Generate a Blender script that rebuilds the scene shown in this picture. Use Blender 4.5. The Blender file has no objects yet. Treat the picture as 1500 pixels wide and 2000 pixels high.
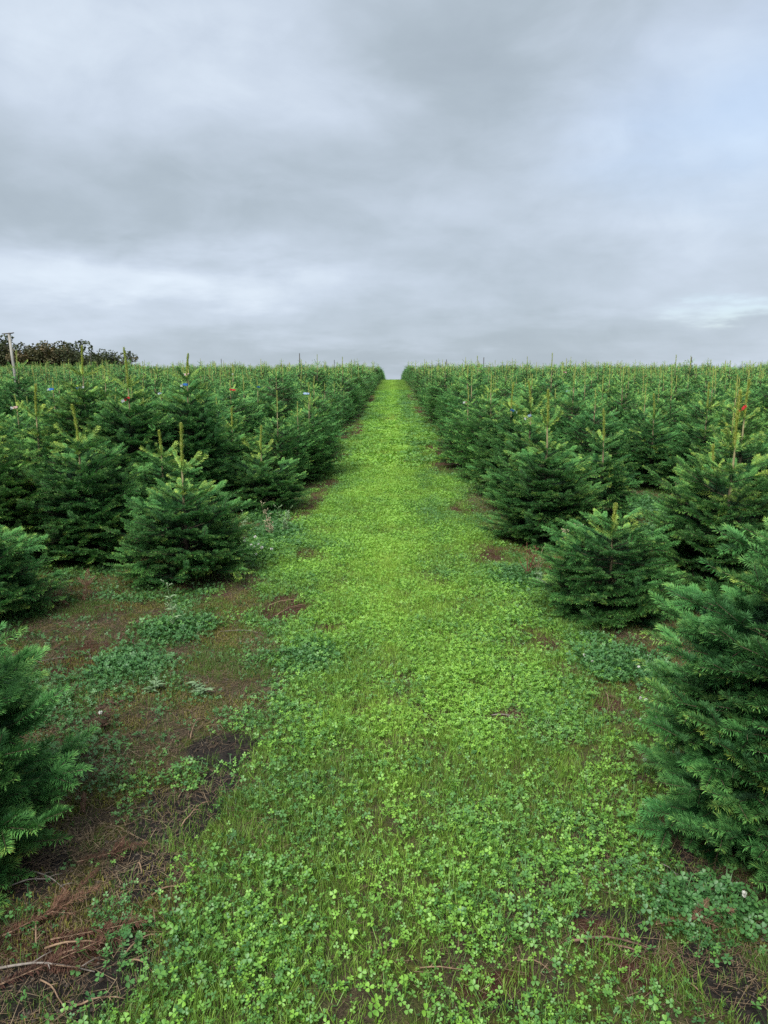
import bpy, math, random
import numpy as np
from mathutils import Matrix, Vector, Euler

SC = bpy.context.scene
COL = SC.collection
PI = math.pi
R = math.radians

# ------------------------------------------------------------------ camera
FPX, VPX, HORY, CAMH = 1444.0, 768.0, 736.0, 1.60      # photo pixels: focal length, path's vanishing column, true horizon
PITCH = math.atan((1000 - HORY) / FPX)
YAW = math.atan((VPX - 750) / FPX)
cam_data = bpy.data.cameras.new('camera')
cam_data.sensor_width = 36; cam_data.lens = 26.0
cam_data.clip_start = 0.05; cam_data.clip_end = 3000
cam = bpy.data.objects.new('camera', cam_data); COL.objects.link(cam)
cam.location = (0, 0, CAMH)
cam.rotation_euler = (PI / 2 - PITCH, 0, YAW)
SC.camera = cam

# ------------------------------------------------------------------ exposure, renderer
SC.render.engine = 'CYCLES'
SC.view_settings.view_transform = 'Standard'; SC.view_settings.look = 'None'
SC.view_settings.exposure = 1.90; SC.view_settings.gamma = 1.0
SC.view_settings.use_curve_mapping = False
SC.cycles.max_bounces = 5; SC.cycles.diffuse_bounces = 3; SC.cycles.glossy_bounces = 2
SC.cycles.transmission_bounces = 3; SC.cycles.transparent_max_bounces = 4
SC.cycles.use_denoising = False
SC.cycles.denoising_input_passes = 'RGB_ALBEDO_NORMAL'
SC.cycles.caustics_reflective = False; SC.cycles.caustics_refractive = False

# ------------------------------------------------------------------ helpers: pixels of the photograph -> the place
def px_ray(px, py):
    f = Vector((-math.sin(YAW) * math.cos(PITCH), math.cos(YAW) * math.cos(PITCH), -math.sin(PITCH)))
    r = Vector((math.cos(YAW), math.sin(YAW), 0))
    u = r.cross(f)
    return f + r * ((px - 750) / FPX) + u * ((1000 - py) / FPX)

# ------------------------------------------------------------------ sky and sun (overcast)
SUN_EL, SUN_AZ = R(52), R(205)      # azimuth clockwise from +Y: high, behind and a little left of the camera
class NG:
    """tiny expression builder for shader math nodes"""
    def __init__(s, nt): s.nt = nt
    def m(s, op, *a, clamp=False):
        n = s.nt.nodes.new('ShaderNodeMath'); n.operation = op; n.use_clamp = clamp
        for i, v in enumerate(a):
            if isinstance(v, (int, float)): n.inputs[i].default_value = v
            else: s.nt.links.new(v, n.inputs[i])
        return n.outputs[0]
    def add(s, a, b): return s.m('ADD', a, b)
    def mul(s, a, b): return s.m('MULTIPLY', a, b)
    def sub(s, a, b): return s.m('SUBTRACT', a, b)
    def comb(s, x, y, z):
        n = s.nt.nodes.new('ShaderNodeCombineXYZ')
        for i, v in enumerate((x, y, z)):
            if isinstance(v, (int, float)): n.inputs[i].default_value = v
            else: s.nt.links.new(v, n.inputs[i])
        return n.outputs[0]
    def noise(s, vec, scale, detail=4, rough=.55, dist=0.0, out='Fac'):
        n = s.nt.nodes.new('ShaderNodeTexNoise'); n.inputs['Scale'].default_value = scale
        n.inputs['Detail'].default_value = detail; n.inputs['Roughness'].default_value = rough
        n.inputs['Distortion'].default_value = dist
        if vec is not None: s.nt.links.new(vec, n.inputs['Vector'])
        return n.outputs[out]
    def ramp(s, fac, stops, interp='LINEAR'):
        n = s.nt.nodes.new('ShaderNodeValToRGB'); n.color_ramp.interpolation = interp
        e = n.color_ramp.elements
        while len(e) < len(stops): e.new(0.5)
        for k, (p, c) in enumerate(stops): e[k].position = p; e[k].color = (*c, 1)
        s.nt.links.new(fac, n.inputs[0]); return n.outputs[0]
    def mix(s, fac, a, b, mode='MIX'):
        n = s.nt.nodes.new('ShaderNodeMix'); n.data_type = 'RGBA'; n.blend_type = mode
        for sock, v in ((n.inputs[0], fac), (n.inputs[6], a), (n.inputs[7], b)):
            if isinstance(v, (int, float)): sock.default_value = v
            elif isinstance(v, tuple): sock.default_value = (*v, 1)
            else: s.nt.links.new(v, sock)
        return n.outputs[2]
    def attr(s, name, kind='GEOMETRY', out='Fac'):
        n = s.nt.nodes.new('ShaderNodeAttribute'); n.attribute_name = name; n.attribute_type = kind
        return n.outputs[out]
    def mrange(s, v, a, b, c=0.0, d=1.0, smooth=True):
        n = s.nt.nodes.new('ShaderNodeMapRange'); n.interpolation_type = 'SMOOTHSTEP' if smooth else 'LINEAR'
        s.nt.links.new(v, n.inputs[0])
        for i, x in zip((1, 2, 3, 4), (a, b, c, d)): n.inputs[i].default_value = x
        return n.outputs[0]

world = bpy.data.worlds.new('World'); SC.world = world; world.use_nodes = True
nt = world.node_tree; nt.nodes.clear(); g = NG(nt)
tc = nt.nodes.new('ShaderNodeTexCoord')
nrm = nt.nodes.new('ShaderNodeVectorMath'); nrm.operation = 'NORMALIZE'; nt.links.new(tc.outputs['Generated'], nrm.inputs[0])
sep = nt.nodes.new('ShaderNodeSeparateXYZ'); nt.links.new(nrm.outputs[0], sep.inputs[0])
dx, dy, dz = sep.outputs
zc = g.add(g.m('MAXIMUM', dz, 0.0), 0.16)
cu, cv = g.m('DIVIDE', dx, zc), g.m('DIVIDE', dy, zc)          # cloud deck seen in perspective
deck = g.comb(cu, cv, 0.0)
n1 = g.noise(deck, 0.55, 5, .5, .4)
n2 = g.noise(g.comb(cu, cv, 7.3), 1.9, 5, .5, .6)
warp = g.noise(g.comb(cu, cv, 3.1), 1.5, 5, .55)
warp2 = g.noise(g.comb(cu, cv, 9.7), 1.3, 5, .55)
az = g.m('ARCTAN2', dx, dy); el = g.m('ARCSINE', dz)
azw = g.add(az, g.mul(g.sub(warp, .5), .34)); elw = g.add(el, g.mul(g.sub(warp2, .5), .12))
def lobe(px, py, wx, wy, amp):
    """a brighter or darker bank of the cloud deck, at a compass direction and height above the horizon"""
    d = px_ray(px, py).normalized()
    a0, e0 = math.atan2(d.x, d.y), math.asin(d.z)
    a = g.m('DIVIDE', g.sub(azw, a0), wx / FPX); e = g.m('DIVIDE', g.sub(elw, e0), wy / FPX)
    q = g.m('EXPONENT', g.mul(g.add(g.mul(a, a), g.mul(e, e)), -1.0))
    return g.mul(q, amp)
lum = g.add(0.515, g.mul(g.sub(n1, .5), .16))
lum = g.add(lum, g.mul(g.sub(n2, .5), g.mrange(dz, .0, .25, .06, .12)))
for L in ((230, 545, 330, 52, .23), (640, 560, 330, 45, .07), (120, 60, 330, 150, .13), (600, 165, 170, 80, .10), (1480, 190, 330, 150, .16), (1440, 470, 240, 70, .10),
          (1430, 612, 70, 20, .05), (1150, 430, 260, 60, .06), (1050, 590, 480, 40, .05), (560, 640, 700, 22, .03), (260, 400, 430, 85, -.05), (560, 300, 300, 70, -.03), (1000, 520, 400, 110, -.05), (760, 690, 520, 26, -.07), (1180, 640, 300, 40, -.09), (830, 120, 240, 140, -.09), (900, 300, 300, 110, -.05)):
    lum = g.add(lum, lobe(*L))
n3 = g.noise(g.comb(g.mul(dx, 3.6), g.mul(dy, 3.6), g.mul(dz, 6.5)), 1.0, 7, .52, .35)       # lumps of the cloud base
n4 = g.noise(g.comb(g.mul(dx, 9.0), g.mul(dy, 9.0), g.add(g.mul(dz, 17.0), 4.0)), 1.0, 6, .55, .5)
lum = g.add(lum, g.add(g.mul(g.sub(n3, .5), .38), g.mul(g.sub(n4, .5), .17)))
# a uniformly clouded sky is brighter towards the zenith
lum = g.add(lum, g.mul(g.mrange(dz, .42, 1.0, 0, 1), .22))
cloud = g.ramp(lum, ((.15, (.20, .240, .28)), (.45, (.328, .385, .438)), (.62, (.450, .514, .600)), (.85, (.66, .735, .81)), (1.0, (.78, .83, .88))))
blue = g.add(lobe(1490, 200, 220, 120, .42), lobe(1440, 616, 70, 14, .32))
skyn = nt.nodes.new('ShaderNodeTexSky'); skyn.sky_type = 'NISHITA'; skyn.sun_disc = False
skyn.sun_elevation = SUN_EL; skyn.sun_rotation = SUN_AZ
blue = g.m('MINIMUM', g.add(blue, .03), .8)
skyb = g.mix(1.0, skyn.outputs[0], (.14, .14, .14), 'MULTIPLY')            # the physical sky at strength 0.10
tot = g.mix(blue, cloud, skyb)
bg = nt.nodes.new('ShaderNodeBackground'); nt.links.new(tot, bg.inputs[0]); bg.inputs[1].default_value = .365
wo = nt.nodes.new('ShaderNodeOutputWorld'); nt.links.new(bg.outputs[0], wo.inputs[0])
sun = bpy.data.lights.new('sun', 'SUN'); sun.energy = 1.5; sun.angle = R(34); sun.color = (1, .97, .92)
sun_o = bpy.data.objects.new('sun', sun); COL.objects.link(sun_o)
sd = Vector((math.sin(SUN_AZ) * math.cos(SUN_EL), math.cos(SUN_AZ) * math.cos(SUN_EL), math.sin(SUN_EL)))
sun_o.rotation_euler = sd.to_track_quat('Z', 'Y').to_euler()

# ------------------------------------------------------------------ numeric helpers
def hash2(ix, iy, seed):
    h = (ix.astype(np.int64) * 374761393 + iy.astype(np.int64) * 668265263 + seed * 1442695041) & 0xffffffff
    h = ((h ^ (h >> 13)) * 1274126177) & 0xffffffff
    return ((h ^ (h >> 16)) & 0xffff) / 65535.0
def vnoise(x, y, seed=0):
    x = np.asarray(x, float); y = np.asarray(y, float)
    ix, iy = np.floor(x), np.floor(y); fx, fy = x - ix, y - iy
    fx = fx * fx * (3 - 2 * fx); fy = fy * fy * (3 - 2 * fy)
    a, b = hash2(ix, iy, seed), hash2(ix + 1, iy, seed); c, d = hash2(ix, iy + 1, seed), hash2(ix + 1, iy + 1, seed)
    return (a + (b - a) * fx) * (1 - fy) + (c + (d - c) * fx) * fy
def fbm(x, y, seed=0, oct=4):
    s, a, t = 0, 1.0, 0
    for k in range(oct):
        s = s + a * vnoise(np.asarray(x) * 2 ** k, np.asarray(y) * 2 ** k, seed + 17 * k); t += a; a *= .5
    return s / t
def sstep(a, b, x):
    t = np.clip((np.asarray(x, float) - a) / (b - a), 0, 1); return t * t * (3 - 2 * t)

SLOPE = 0.0214
def zprof(y):
    y = np.asarray(y, float); k = 0.0714 / 40.0
    return np.where(y < 55, SLOPE * y, np.where(y < 95, SLOPE * y - .5 * k * (np.minimum(y, 95) - 55) ** 2,
                    SLOPE * 95 - .5 * k * 1600 - .05 * (y - 95)))
def zg(x, y):
    x = np.asarray(x, float); y = np.asarray(y, float)
    fade = 1 / (1 + np.maximum(y, 0) / 25.0)
    return zprof(y) + fade * ((fbm(x * 1.3 + 5, y * 1.3, 3, 3) - .5) * .05 + (fbm(x * 5, y * 5, 8, 2) - .5) * .016)

def ground_at(px, py):
    d = px_ray(px, py); o = Vector((0, 0, CAMH)); t = 1.0
    for _ in range(60):
        p = o + d * t; h = p.z - float(zg(p.x, p.y)); t += h / (-d.z + SLOPE * d.y if d.z < 0 else 1)
        if abs(h) < 1e-4: break
    return o + d * t
def at_y(px, py, Y):
    d = px_ray(px, py); return Vector((0, 0, CAMH)) + d * (Y / d.y)

def new_mesh(name, V, F, mats=(), mi=None, smooth=False, attrs=None):
    """V (n,3); F: list of (m,k) index arrays, each k constant"""
    me = bpy.data.meshes.new(name)
    if not isinstance(F, (list, tuple)): F = [F]
    F = [np.asarray(f, np.int32) for f in F if len(f)]
    V = np.asarray(V, np.float32)
    me.vertices.add(len(V)); me.vertices.foreach_set('co', V.ravel())
    li = np.concatenate([f.ravel() for f in F]); cnt = np.concatenate([np.full(len(f), f.shape[1], np.int32) for f in F])
    st = np.concatenate([[0], np.cumsum(cnt)[:-1]]).astype(np.int32)
    me.loops.add(len(li)); me.loops.foreach_set('vertex_index', li)
    me.polygons.add(len(cnt)); me.polygons.foreach_set('loop_start', st)
    for m in mats: me.materials.append(m)
    if mi is not None: me.polygons.foreach_set('material_index', np.asarray(mi, np.int32))
    me.polygons.foreach_set('use_smooth', np.full(len(cnt), smooth, bool))
    for k, a in (attrs or {}).items():
        at = me.attributes.new(k, 'FLOAT', 'POINT'); at.data.foreach_set('value', np.asarray(a, np.float32))
    me.update(calc_edges=True)
    return me
def link(name, data, parent=None):
    o = bpy.data.objects.new(name, data); COL.objects.link(o)
    if parent is not None: o.parent = parent
    return o
def tag(o, label=None, cat=None, group=None, kind=None):
    if label: o['label'] = label
    if cat: o['category'] = cat
    if group: o['group'] = group
    if kind: o['kind'] = kind
    return o

class MB:
    """collects shapes into one mesh"""
    def __init__(s): s.v, s.q, s.t, s.mi_q, s.mi_t, s.n, s.a = [], [], [], [], [], 0, []
    def add(s, V, Q=None, T=None, mi=0, a=0.0):
        V = np.asarray(V, float)
        if Q is not None and len(Q): s.q.append(np.asarray(Q) + s.n); s.mi_q += [mi] * len(Q)
        if T is not None and len(T): s.t.append(np.asarray(T) + s.n); s.mi_t += [mi] * len(T)
        s.v.append(V); s.n += len(V); s.a.append(np.full(len(V), a) if np.isscalar(a) else np.asarray(a))
    def tube(s, pts, rad, k=6, mi=0, cap=True, a=0.0):
        pts = [Vector(p) for p in pts]; V, Q, T = [], [], []
        if np.isscalar(rad): rad = [rad] * len(pts)
        for i, p in enumerate(pts):
            t = (pts[min(i + 1, len(pts) - 1)] - pts[max(i - 1, 0)]).normalized()
            u = t.orthogonal().normalized() if abs(t.z) > .95 else t.cross(Vector((0, 0, 1))).normalized()
            w = t.cross(u)
            for j in range(k):
                an = 2 * PI * j / k; V.append(p + (u * math.cos(an) + w * math.sin(an)) * rad[i])
        for i in range(len(pts) - 1):
            for j in range(k):
                Q.append((i * k + j, i * k + (j + 1) % k, (i + 1) * k + (j + 1) % k, (i + 1) * k + j))
        if cap:
            b = len(V); V.append(pts[0]); V.append(pts[-1]); e = (len(pts) - 1) * k
            for j in range(k):
                T.append((b, (j + 1) % k, j)); T.append((b + 1, e + j, e + (j + 1) % k))
        s.add(V, Q, T, mi, a)
    def mesh(s, name, mats, smooth=False):
        F = []; mi = []
        if s.q: F.append(np.concatenate(s.q)); mi += s.mi_q
        if s.t: F.append(np.concatenate(s.t)); mi += s.mi_t
        return new_mesh(name, np.concatenate(s.v), F, mats, mi, smooth, {'tint': np.concatenate(s.a)})

# ------------------------------------------------------------------ materials
def mat(name):
    m = bpy.data.materials.new(name); m.use_nodes = True
    b = m.node_tree.nodes['Principled BSDF']; return m, NG(m.node_tree), b
def lk(m, a, b): m.node_tree.links.new(a, b)

def needle_mat():
    m, g, b = mat('fir_needles')
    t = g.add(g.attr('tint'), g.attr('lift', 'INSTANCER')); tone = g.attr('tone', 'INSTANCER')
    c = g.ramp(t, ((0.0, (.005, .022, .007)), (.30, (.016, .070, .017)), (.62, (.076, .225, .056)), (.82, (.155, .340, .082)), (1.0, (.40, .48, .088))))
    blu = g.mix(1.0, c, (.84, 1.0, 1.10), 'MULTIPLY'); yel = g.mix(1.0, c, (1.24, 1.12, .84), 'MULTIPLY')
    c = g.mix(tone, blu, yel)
    geo = m.node_tree.nodes.new('ShaderNodeNewGeometry')
    back = g.mix(1.0, g.mix(.30, c, (.08, .12, .09)), (1, 1, 1), 'MULTIPLY')    # pale bands on the needles' underside
    c = g.mix(geo.outputs['Backfacing'], c, back)
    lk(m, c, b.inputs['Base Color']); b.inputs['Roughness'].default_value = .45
    b.inputs['Specular IOR Level'].default_value = .18
    return m
def leaf_mat(name, stops, rough=.5, trans=.25, spec=.4):
    m, g, b = mat(name)
    t = g.attr('tint'); tone = g.attr('tone', 'INSTANCER')
    v = g.add(g.mul(t, .34), g.mul(tone, .70))
    c = g.ramp(v, stops)
    lk(m, c, b.inputs['Base Color']); b.inputs['Roughness'].default_value = rough
    b.inputs['Specular IOR Level'].default_value = spec
    if trans:
        tr = m.node_tree.nodes.new('ShaderNodeBsdfTranslucent'); lk(m, g.mix(1.0, c, (1.15, 1.2, .6), 'MULTIPLY'), tr.inputs[0])
        mx = m.node_tree.nodes.new('ShaderNodeMixShader'); mx.inputs[0].default_value = trans
        lk(m, b.outputs[0], mx.inputs[1]); lk(m, tr.outputs[0], mx.inputs[2])
        lk(m, mx.outputs[0], m.node_tree.nodes['Material Output'].inputs[0])
    return m
def plain(name, c1, c2, scale=20, rough=.8, bump=.0, stretch=(1, 1, 1)):
    m, g, b = mat(name)
    tcn = m.node_tree.nodes.new('ShaderNodeTexCoord'); mp = m.node_tree.nodes.new('ShaderNodeMapping')
    mp.inputs['Scale'].default_value = stretch
    lk(m, tcn.outputs['Object'], mp.inputs[0])
    n = g.noise(mp.outputs[0], scale, 5, .6)
    lk(m, g.mix(g.mrange(n, .3, .7), c1, c2), b.inputs['Base Color']); b.inputs['Roughness'].default_value = rough
    if bump:
        bn = m.node_tree.nodes.new('ShaderNodeBump'); bn.inputs['Strength'].default_value = bump; bn.inputs['Distance'].default_value = .004
        lk(m, n, bn.inputs['Height']); lk(m, bn.outputs[0], b.inputs['Normal'])
    return m
M_NEEDLE = needle_mat()
M_TWIG = plain('twig_bark', (.055, .040, .024), (.11, .085, .050), 40)
M_BARK = plain('trunk_bark', (.10, .082, .058), (.24, .20, .13), 45, .85, .5, (1, 1, .35))
def _bark():
    nt_ = M_BARK.node_tree; g = NG(nt_); b = nt_.nodes['Principled BSDF']; src = b.inputs['Base Color'].links[0].from_socket
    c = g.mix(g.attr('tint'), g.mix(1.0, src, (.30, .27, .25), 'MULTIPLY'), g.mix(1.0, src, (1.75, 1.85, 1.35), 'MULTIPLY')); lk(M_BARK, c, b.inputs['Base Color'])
_bark()
M_LEAD = plain('young_shoot_bark', (.25, .28, .065), (.36, .36, .11), 60)
M_CLOVER = leaf_mat('clover_leaf', ((0, (.040, .125, .046)), (.3, (.090, .225, .056)), (.6, (.195, .400, .050)), (1, (.32, .54, .075))), .45, .22)
M_GRASS = leaf_mat('grass_blade', ((0, (.055, .115, .026)), (.4, (.150, .270, .042)), (.7, (.262, .440, .060)), (1, (.42, .57, .100))), .5, .28)
M_STRAW = leaf_mat('dry_straw', ((0, (.040, .020, .012)), (.35, (.100, .060, .038)), (.7, (.175, .122, .070)), (1, (.32, .25, .15))), .85, 0)
M_MOSS = leaf_mat('moss', ((0, (.055, .062, .016)), (.5, (.125, .125, .024)), (1, (.22, .20, .035))), .9, 0)

# ------------------------------------------------------------------ where things grow (plan of the place)
PATCH_BARE = []     # x, y, rx, ry, strength : worn earth
PATCH_RUST = []     # fallen needles and straw
PATCH_GREEN = []    # lush clumps beside the path
def pz(lst, px, py, wx, wy, s=1.0):
    p = ground_at(px, py); q = ground_at(px, py + wy)
    lst.append((p.x, p.y, max(.03, wx / FPX * p.y), max(.03, abs(p.y - q.y)), s))
for a in ((440, 1465, 85, 40), (340, 1590, 100, 70), (280, 1700, 80, 60), (430, 1520, 60, 30), (60, 1700, 90, 80), (200, 1900, 120, 90), (60, 1930, 140, 90),
          (1190, 1800, 100, 45), (1350, 1690, 70, 50), (1390, 1900, 90, 60), (1240, 1830, 70, 30), (1460, 1950, 80, 60), (970, 1960, 45, 20)): pz(PATCH_BARE, *a)
for a in ((555, 1190, 55, 32), (955, 1085, 45, 28), (1095, 1120, 40, 25), (150, 1185, 150, 25), (330, 1165, 150, 18), (190, 1290, 110, 60), (620, 975, 22, 35), (640, 945, 25, 18),
          (870, 915, 40, 18), (850, 880, 25, 14), (1000, 1400, 40, 18), (1180, 1370, 40, 25), (905, 1000, 30, 14), (60, 1830, 110, 60), (150, 1850, 110, 50), (1290, 1275, 70, 25),
          (760, 815, 34, 9, .6), (745, 800, 20, 6, .6), (700, 840, 16, 16), (815, 800, 14, 14), (725, 780, 12, 12), (800, 775, 10, 10), (1160, 1820, 70, 40), (1010, 1905, 60, 22), (930, 1925, 70, 30), (1270, 1900, 90, 45), (600, 1085, 35, 14),
          (850, 1750, 40, 16), (700, 1640, 35, 14), (1000, 1740, 30, 14), (640, 1230, 40, 12), (1060, 1250, 30, 20), (1030, 1230, 30, 14)): pz(PATCH_RUST, *a)
for a in ((265, 1300, 75, 38), (345, 1232, 70, 30), (362, 1522, 32, 22), (1020, 1135, 55, 22), (1200, 1300, 90, 40), (540, 1050, 55, 35), (500, 1080, 45, 30), (1290, 1330, 45, 30),
          (600, 1290, 60, 40), (1420, 1780, 70, 60), (1330, 1790, 60, 60), (230, 1880, 40, 20), (1280, 1000, 55, 35), (1250, 1045, 60, 20), (520, 1010, 40, 12)): pz(PATCH_GREEN, *a)
def ell(lst, x, y, e0=.65, e1=1.15):
    s = np.zeros(np.shape(x))
    wob = (fbm(np.asarray(x) * 9, np.asarray(y) * 9, 21, 3) - .5) * 1.3
    for (cx, cy, rx, ry, st) in lst:
        d = np.sqrt(((x - cx) / rx) ** 2 + ((y - cy) / ry) ** 2) + wob * .55
        s = np.maximum(s, st * (1 - sstep(e0, e1, d)))
    return s
def path_edges(y):
    yy = np.asarray(y, float)
    wl = (fbm(yy * 1.1, yy * 0 + 3, 31, 3) - .5); wr = (fbm(yy * 1.2, yy * 0 + 9, 37, 3) - .5)
    return -np.interp(yy, (1, 3.7, 4.6, 6, 9, 70), (.70, .60, .95, 1.02, .95, .95)) + wl * .34, np.interp(yy, (1, 2.0, 2.6, 4, 5, 6, 9, 70), (1.02, 1.02, 1.22, 1.38, 1.12, .98, .92, .92)) + wr * .34

# ------------------------------------------------------------------ fir shoots and branches
RNG = np.random.default_rng(11)
def rot_about(v, ax, an):
    c, s = math.cos(an), math.sin(an); ax = ax / np.linalg.norm(ax)
    return v * c + np.cross(ax, v) * s + ax * np.dot(ax, v) * (1 - c)
def grow(rng, segs, p, d, up, n, sl, top, curve, depth=0):
    """one axis of n yearly shoots with side shoots at its nodes"""
    for i in range(n):
        age = n - 1 - i
        l = sl * rng.uniform(.85, 1.12) * (1.0 if depth == 0 else .92)
        segs.append((p, d, up, l, age, depth))
        p = p + d * l
        if i < n - 1:
            m = n - 1 - i
            for sgn in (-1, 1):
                if rng.random() < .06: continue
                k = max(1, m if rng.random() < .75 else m - 1)
                k = min(k, 3 if depth == 0 else 2)
                dd = rot_about(d, up, sgn * R(rng.uniform(38, 58)))
                dd = rot_about(dd, np.cross(d, up), R(rng.uniform(-20, 18))); dd /= np.linalg.norm(dd)
                uu = up - dd * np.dot(up, dd); uu /= np.linalg.norm(uu)
                grow(rng, segs, p, dd, uu, k, sl * rng.uniform(.7, .92), top, curve * .6, depth + 1)
            if depth == 0 and rng.random() < .55:       # a short extra shoot above or below the plane
                dd = rot_about(d, np.cross(d, up), R(rng.choice([-1, 1]) * rng.uniform(25, 45))); dd = rot_about(dd, up, R(rng.uniform(-35, 35)))
                uu = up - dd * np.dot(up, dd); uu /= np.linalg.norm(uu)
                grow(rng, segs, p, dd, uu, 1, sl * .7, top, 0, depth + 1)
        ax = np.cross(d, up)
        d = rot_about(d, ax, R(curve + rng.uniform(-5, 5))); d = rot_about(d, up, R(rng.uniform(-7, 7))); d /= np.linalg.norm(d)
        up = up - d * np.dot(up, d); up /= np.linalg.norm(up)
LNOM = {1: .15, 2: .28, 3: .40, 4: .52, 5: .63}
def make_branch(rng, n):
    segs = []
    X, Z = np.array([1., 0, 0]), np.array([0, 0, 1.])
    grow(rng, segs, np.zeros(3), X, Z, n, LNOM[n] / n, n, 4.0)
    P = np.array([s[0] for s in segs]); D = np.array([s[1] for s in segs]); U = np.array([s[2] for s in segs])
    L = np.array([s[3] for s in segs]); A = np.array([s[4] for s in segs]); De = np.array([s[5] for s in segs])
    return dict(P=P, D=D, U=U, L=L, A=A, De=De, K=np.zeros(len(L)))
def make_arm(rng):
    b = make_branch(rng, 2); P, D = [np.zeros(3)], []
    e = R(rng.uniform(8, 18)); d = np.array([1., 0, 0]); pts = [np.zeros(3)]; S = []
    for i in range(3):
        S.append((pts[-1], d, np.array([-d[2], 0, d[0]]), .065)); pts.append(pts[-1] + d * .065); d = rot_about(d, np.array([0, -1., 0]), e)
    return dict(P=np.array([q[0] for q in S]), D=np.array([q[1] for q in S]), U=np.array([q[2] for q in S]), L=np.full(3, .065), A=np.zeros(3), De=np.zeros(3), K=np.ones(3))
BR = {n: [make_branch(np.random.default_rng(100 * n + k), n) for k in range({1: 3, 2: 4, 3: 4, 4: 4, 5: 3}[n])] for n in LNOM}
BR[0] = [make_arm(np.random.default_rng(50 + k)) for k in range(3)]; LARM = .195

def needle_geo(rng, S, dens, width, ln=.0235, tw=True, twr=1.0, min_n=3, lead=False, fresh=0.0):
    """needles (one kite each) and twigs for segments S -> V, Q, material index, tint"""
    P, D, U, L, A = S['P'], S['D'], S['U'], S['L'], S['A']
    cnt = np.maximum(min_n, (dens * L * np.where(A >= 3, .45, np.where(A == 2, .75, 1.0))).astype(int))
    idx = np.repeat(np.arange(len(L)), cnt); n = len(idx)
    start = np.cumsum(cnt) - cnt
    t = (np.arange(n) - start[idx] + rng.uniform(0, 1, n)) / cnt[idx]
    t = np.clip(t, 0, 1)
    d, u = D[idx], U[idx]; s = np.cross(d, u)
    arm = S['K'][idx] > 0
    if lead:
        th = rng.uniform(0, 2 * PI, n); al = np.radians(rng.uniform(26, 58, n))
        rad = s * np.cos(th)[:, None] + u * np.sin(th)[:, None]
    else:
        side = np.where(rng.random(n) < .5, -1.0, 1.0)
        th = np.radians(rng.triangular(-42, 30, 92, n))
        rad = s * (side * np.cos(th))[:, None] + u * np.sin(th)[:, None]
        al = np.radians(66) - np.radians(14) * np.clip(np.sin(th), 0, 1) - np.radians(26) * sstep(.75, 1, t) + rng.normal(0, .14, n)
    if arm.any():
        tha = rng.uniform(0, 2 * PI, n); al = np.where(arm, np.radians(rng.uniform(28, 58, n)), al)
        rad = np.where(arm[:, None], s * np.cos(tha)[:, None] + u * np.sin(tha)[:, None], rad)
    nd = d * np.cos(al)[:, None] + rad * np.sin(al)[:, None]
    nl = ln * (.70 + .38 * np.sin(PI * np.clip(t, .04, .93))) * rng.uniform(.8, 1.15, n)
    if lead: nl = nl * 1.18
    base = P[idx] + d * (L[idx] * t)[:, None]
    nr = (u * .8 + rad * .5) if not lead else rad + d * .3
    w = np.cross(nd, nr); w /= np.linalg.norm(w, axis=1)[:, None] + 1e-9
    hw = width * .5 * rng.uniform(.8, 1.2, n)
    droop = -.10 * nl[:, None] * (nr / (np.linalg.norm(nr, axis=1)[:, None] + 1e-9))
    mid = base + nd * (nl * .55)[:, None]
    V = np.stack([base, mid + w * hw[:, None], base + nd * nl[:, None] + droop, mid - w * hw[:, None]], 1).reshape(-1, 3)
    Q = (np.arange(n) * 4)[:, None] + np.arange(4)[None]
    Q = Q[:, [0, 1, 2, 3]]
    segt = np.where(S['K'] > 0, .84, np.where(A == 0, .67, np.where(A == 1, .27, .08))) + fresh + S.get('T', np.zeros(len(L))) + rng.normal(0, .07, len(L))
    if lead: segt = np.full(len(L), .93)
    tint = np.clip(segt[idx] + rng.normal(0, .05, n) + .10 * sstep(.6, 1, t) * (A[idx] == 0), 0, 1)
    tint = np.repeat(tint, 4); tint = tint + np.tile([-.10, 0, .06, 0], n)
    mi = np.zeros(n, int)
    if tw:
        keep = np.ones(len(L), bool) if twr <= 1.01 else A >= 1
        p0, dd, uu, ll, aa = P[keep], D[keep], U[keep], L[keep], A[keep]
        r0 = (.0016 + .0011 * aa) * twr; r1 = (.0014 + .0010 * np.maximum(aa - 1, 0)) * twr
        ss = np.cross(dd, uu); m = len(ll); ring = []
        for q, (pp, rr) in enumerate(((p0, r0), (p0 + dd * ll[:, None], r1))):
            for k in range(3):
                an = 2 * PI * k / 3; ring.append(pp + (ss * math.cos(an) + uu * math.sin(an)) * rr[:, None])
        TV = np.stack(ring, 1).reshape(-1, 3); b = len(V)
        o = (np.arange(m) * 6)[:, None] + b
        TQ = np.concatenate([o + np.array([[k, (k + 1) % 3, 3 + (k + 1) % 3, 3 + k]]) for k in range(3)])
        V = np.concatenate([V, TV]); Q = np.concatenate([Q, TQ]); mi = np.concatenate([mi, np.ones(len(TQ), int)])
        tint = np.concatenate([tint, np.zeros(len(TV))])
    return V, Q, mi, tint
def seg_mesh(name, rng, S, dens, width, **k):
    V, Q, mi, tint = needle_geo(rng, S, dens, width, **k)
    return new_mesh(name, V, [Q], [M_NEEDLE, M_LEAD if k.get('lead') else M_TWIG], mi, False, {'tint': tint})

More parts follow.
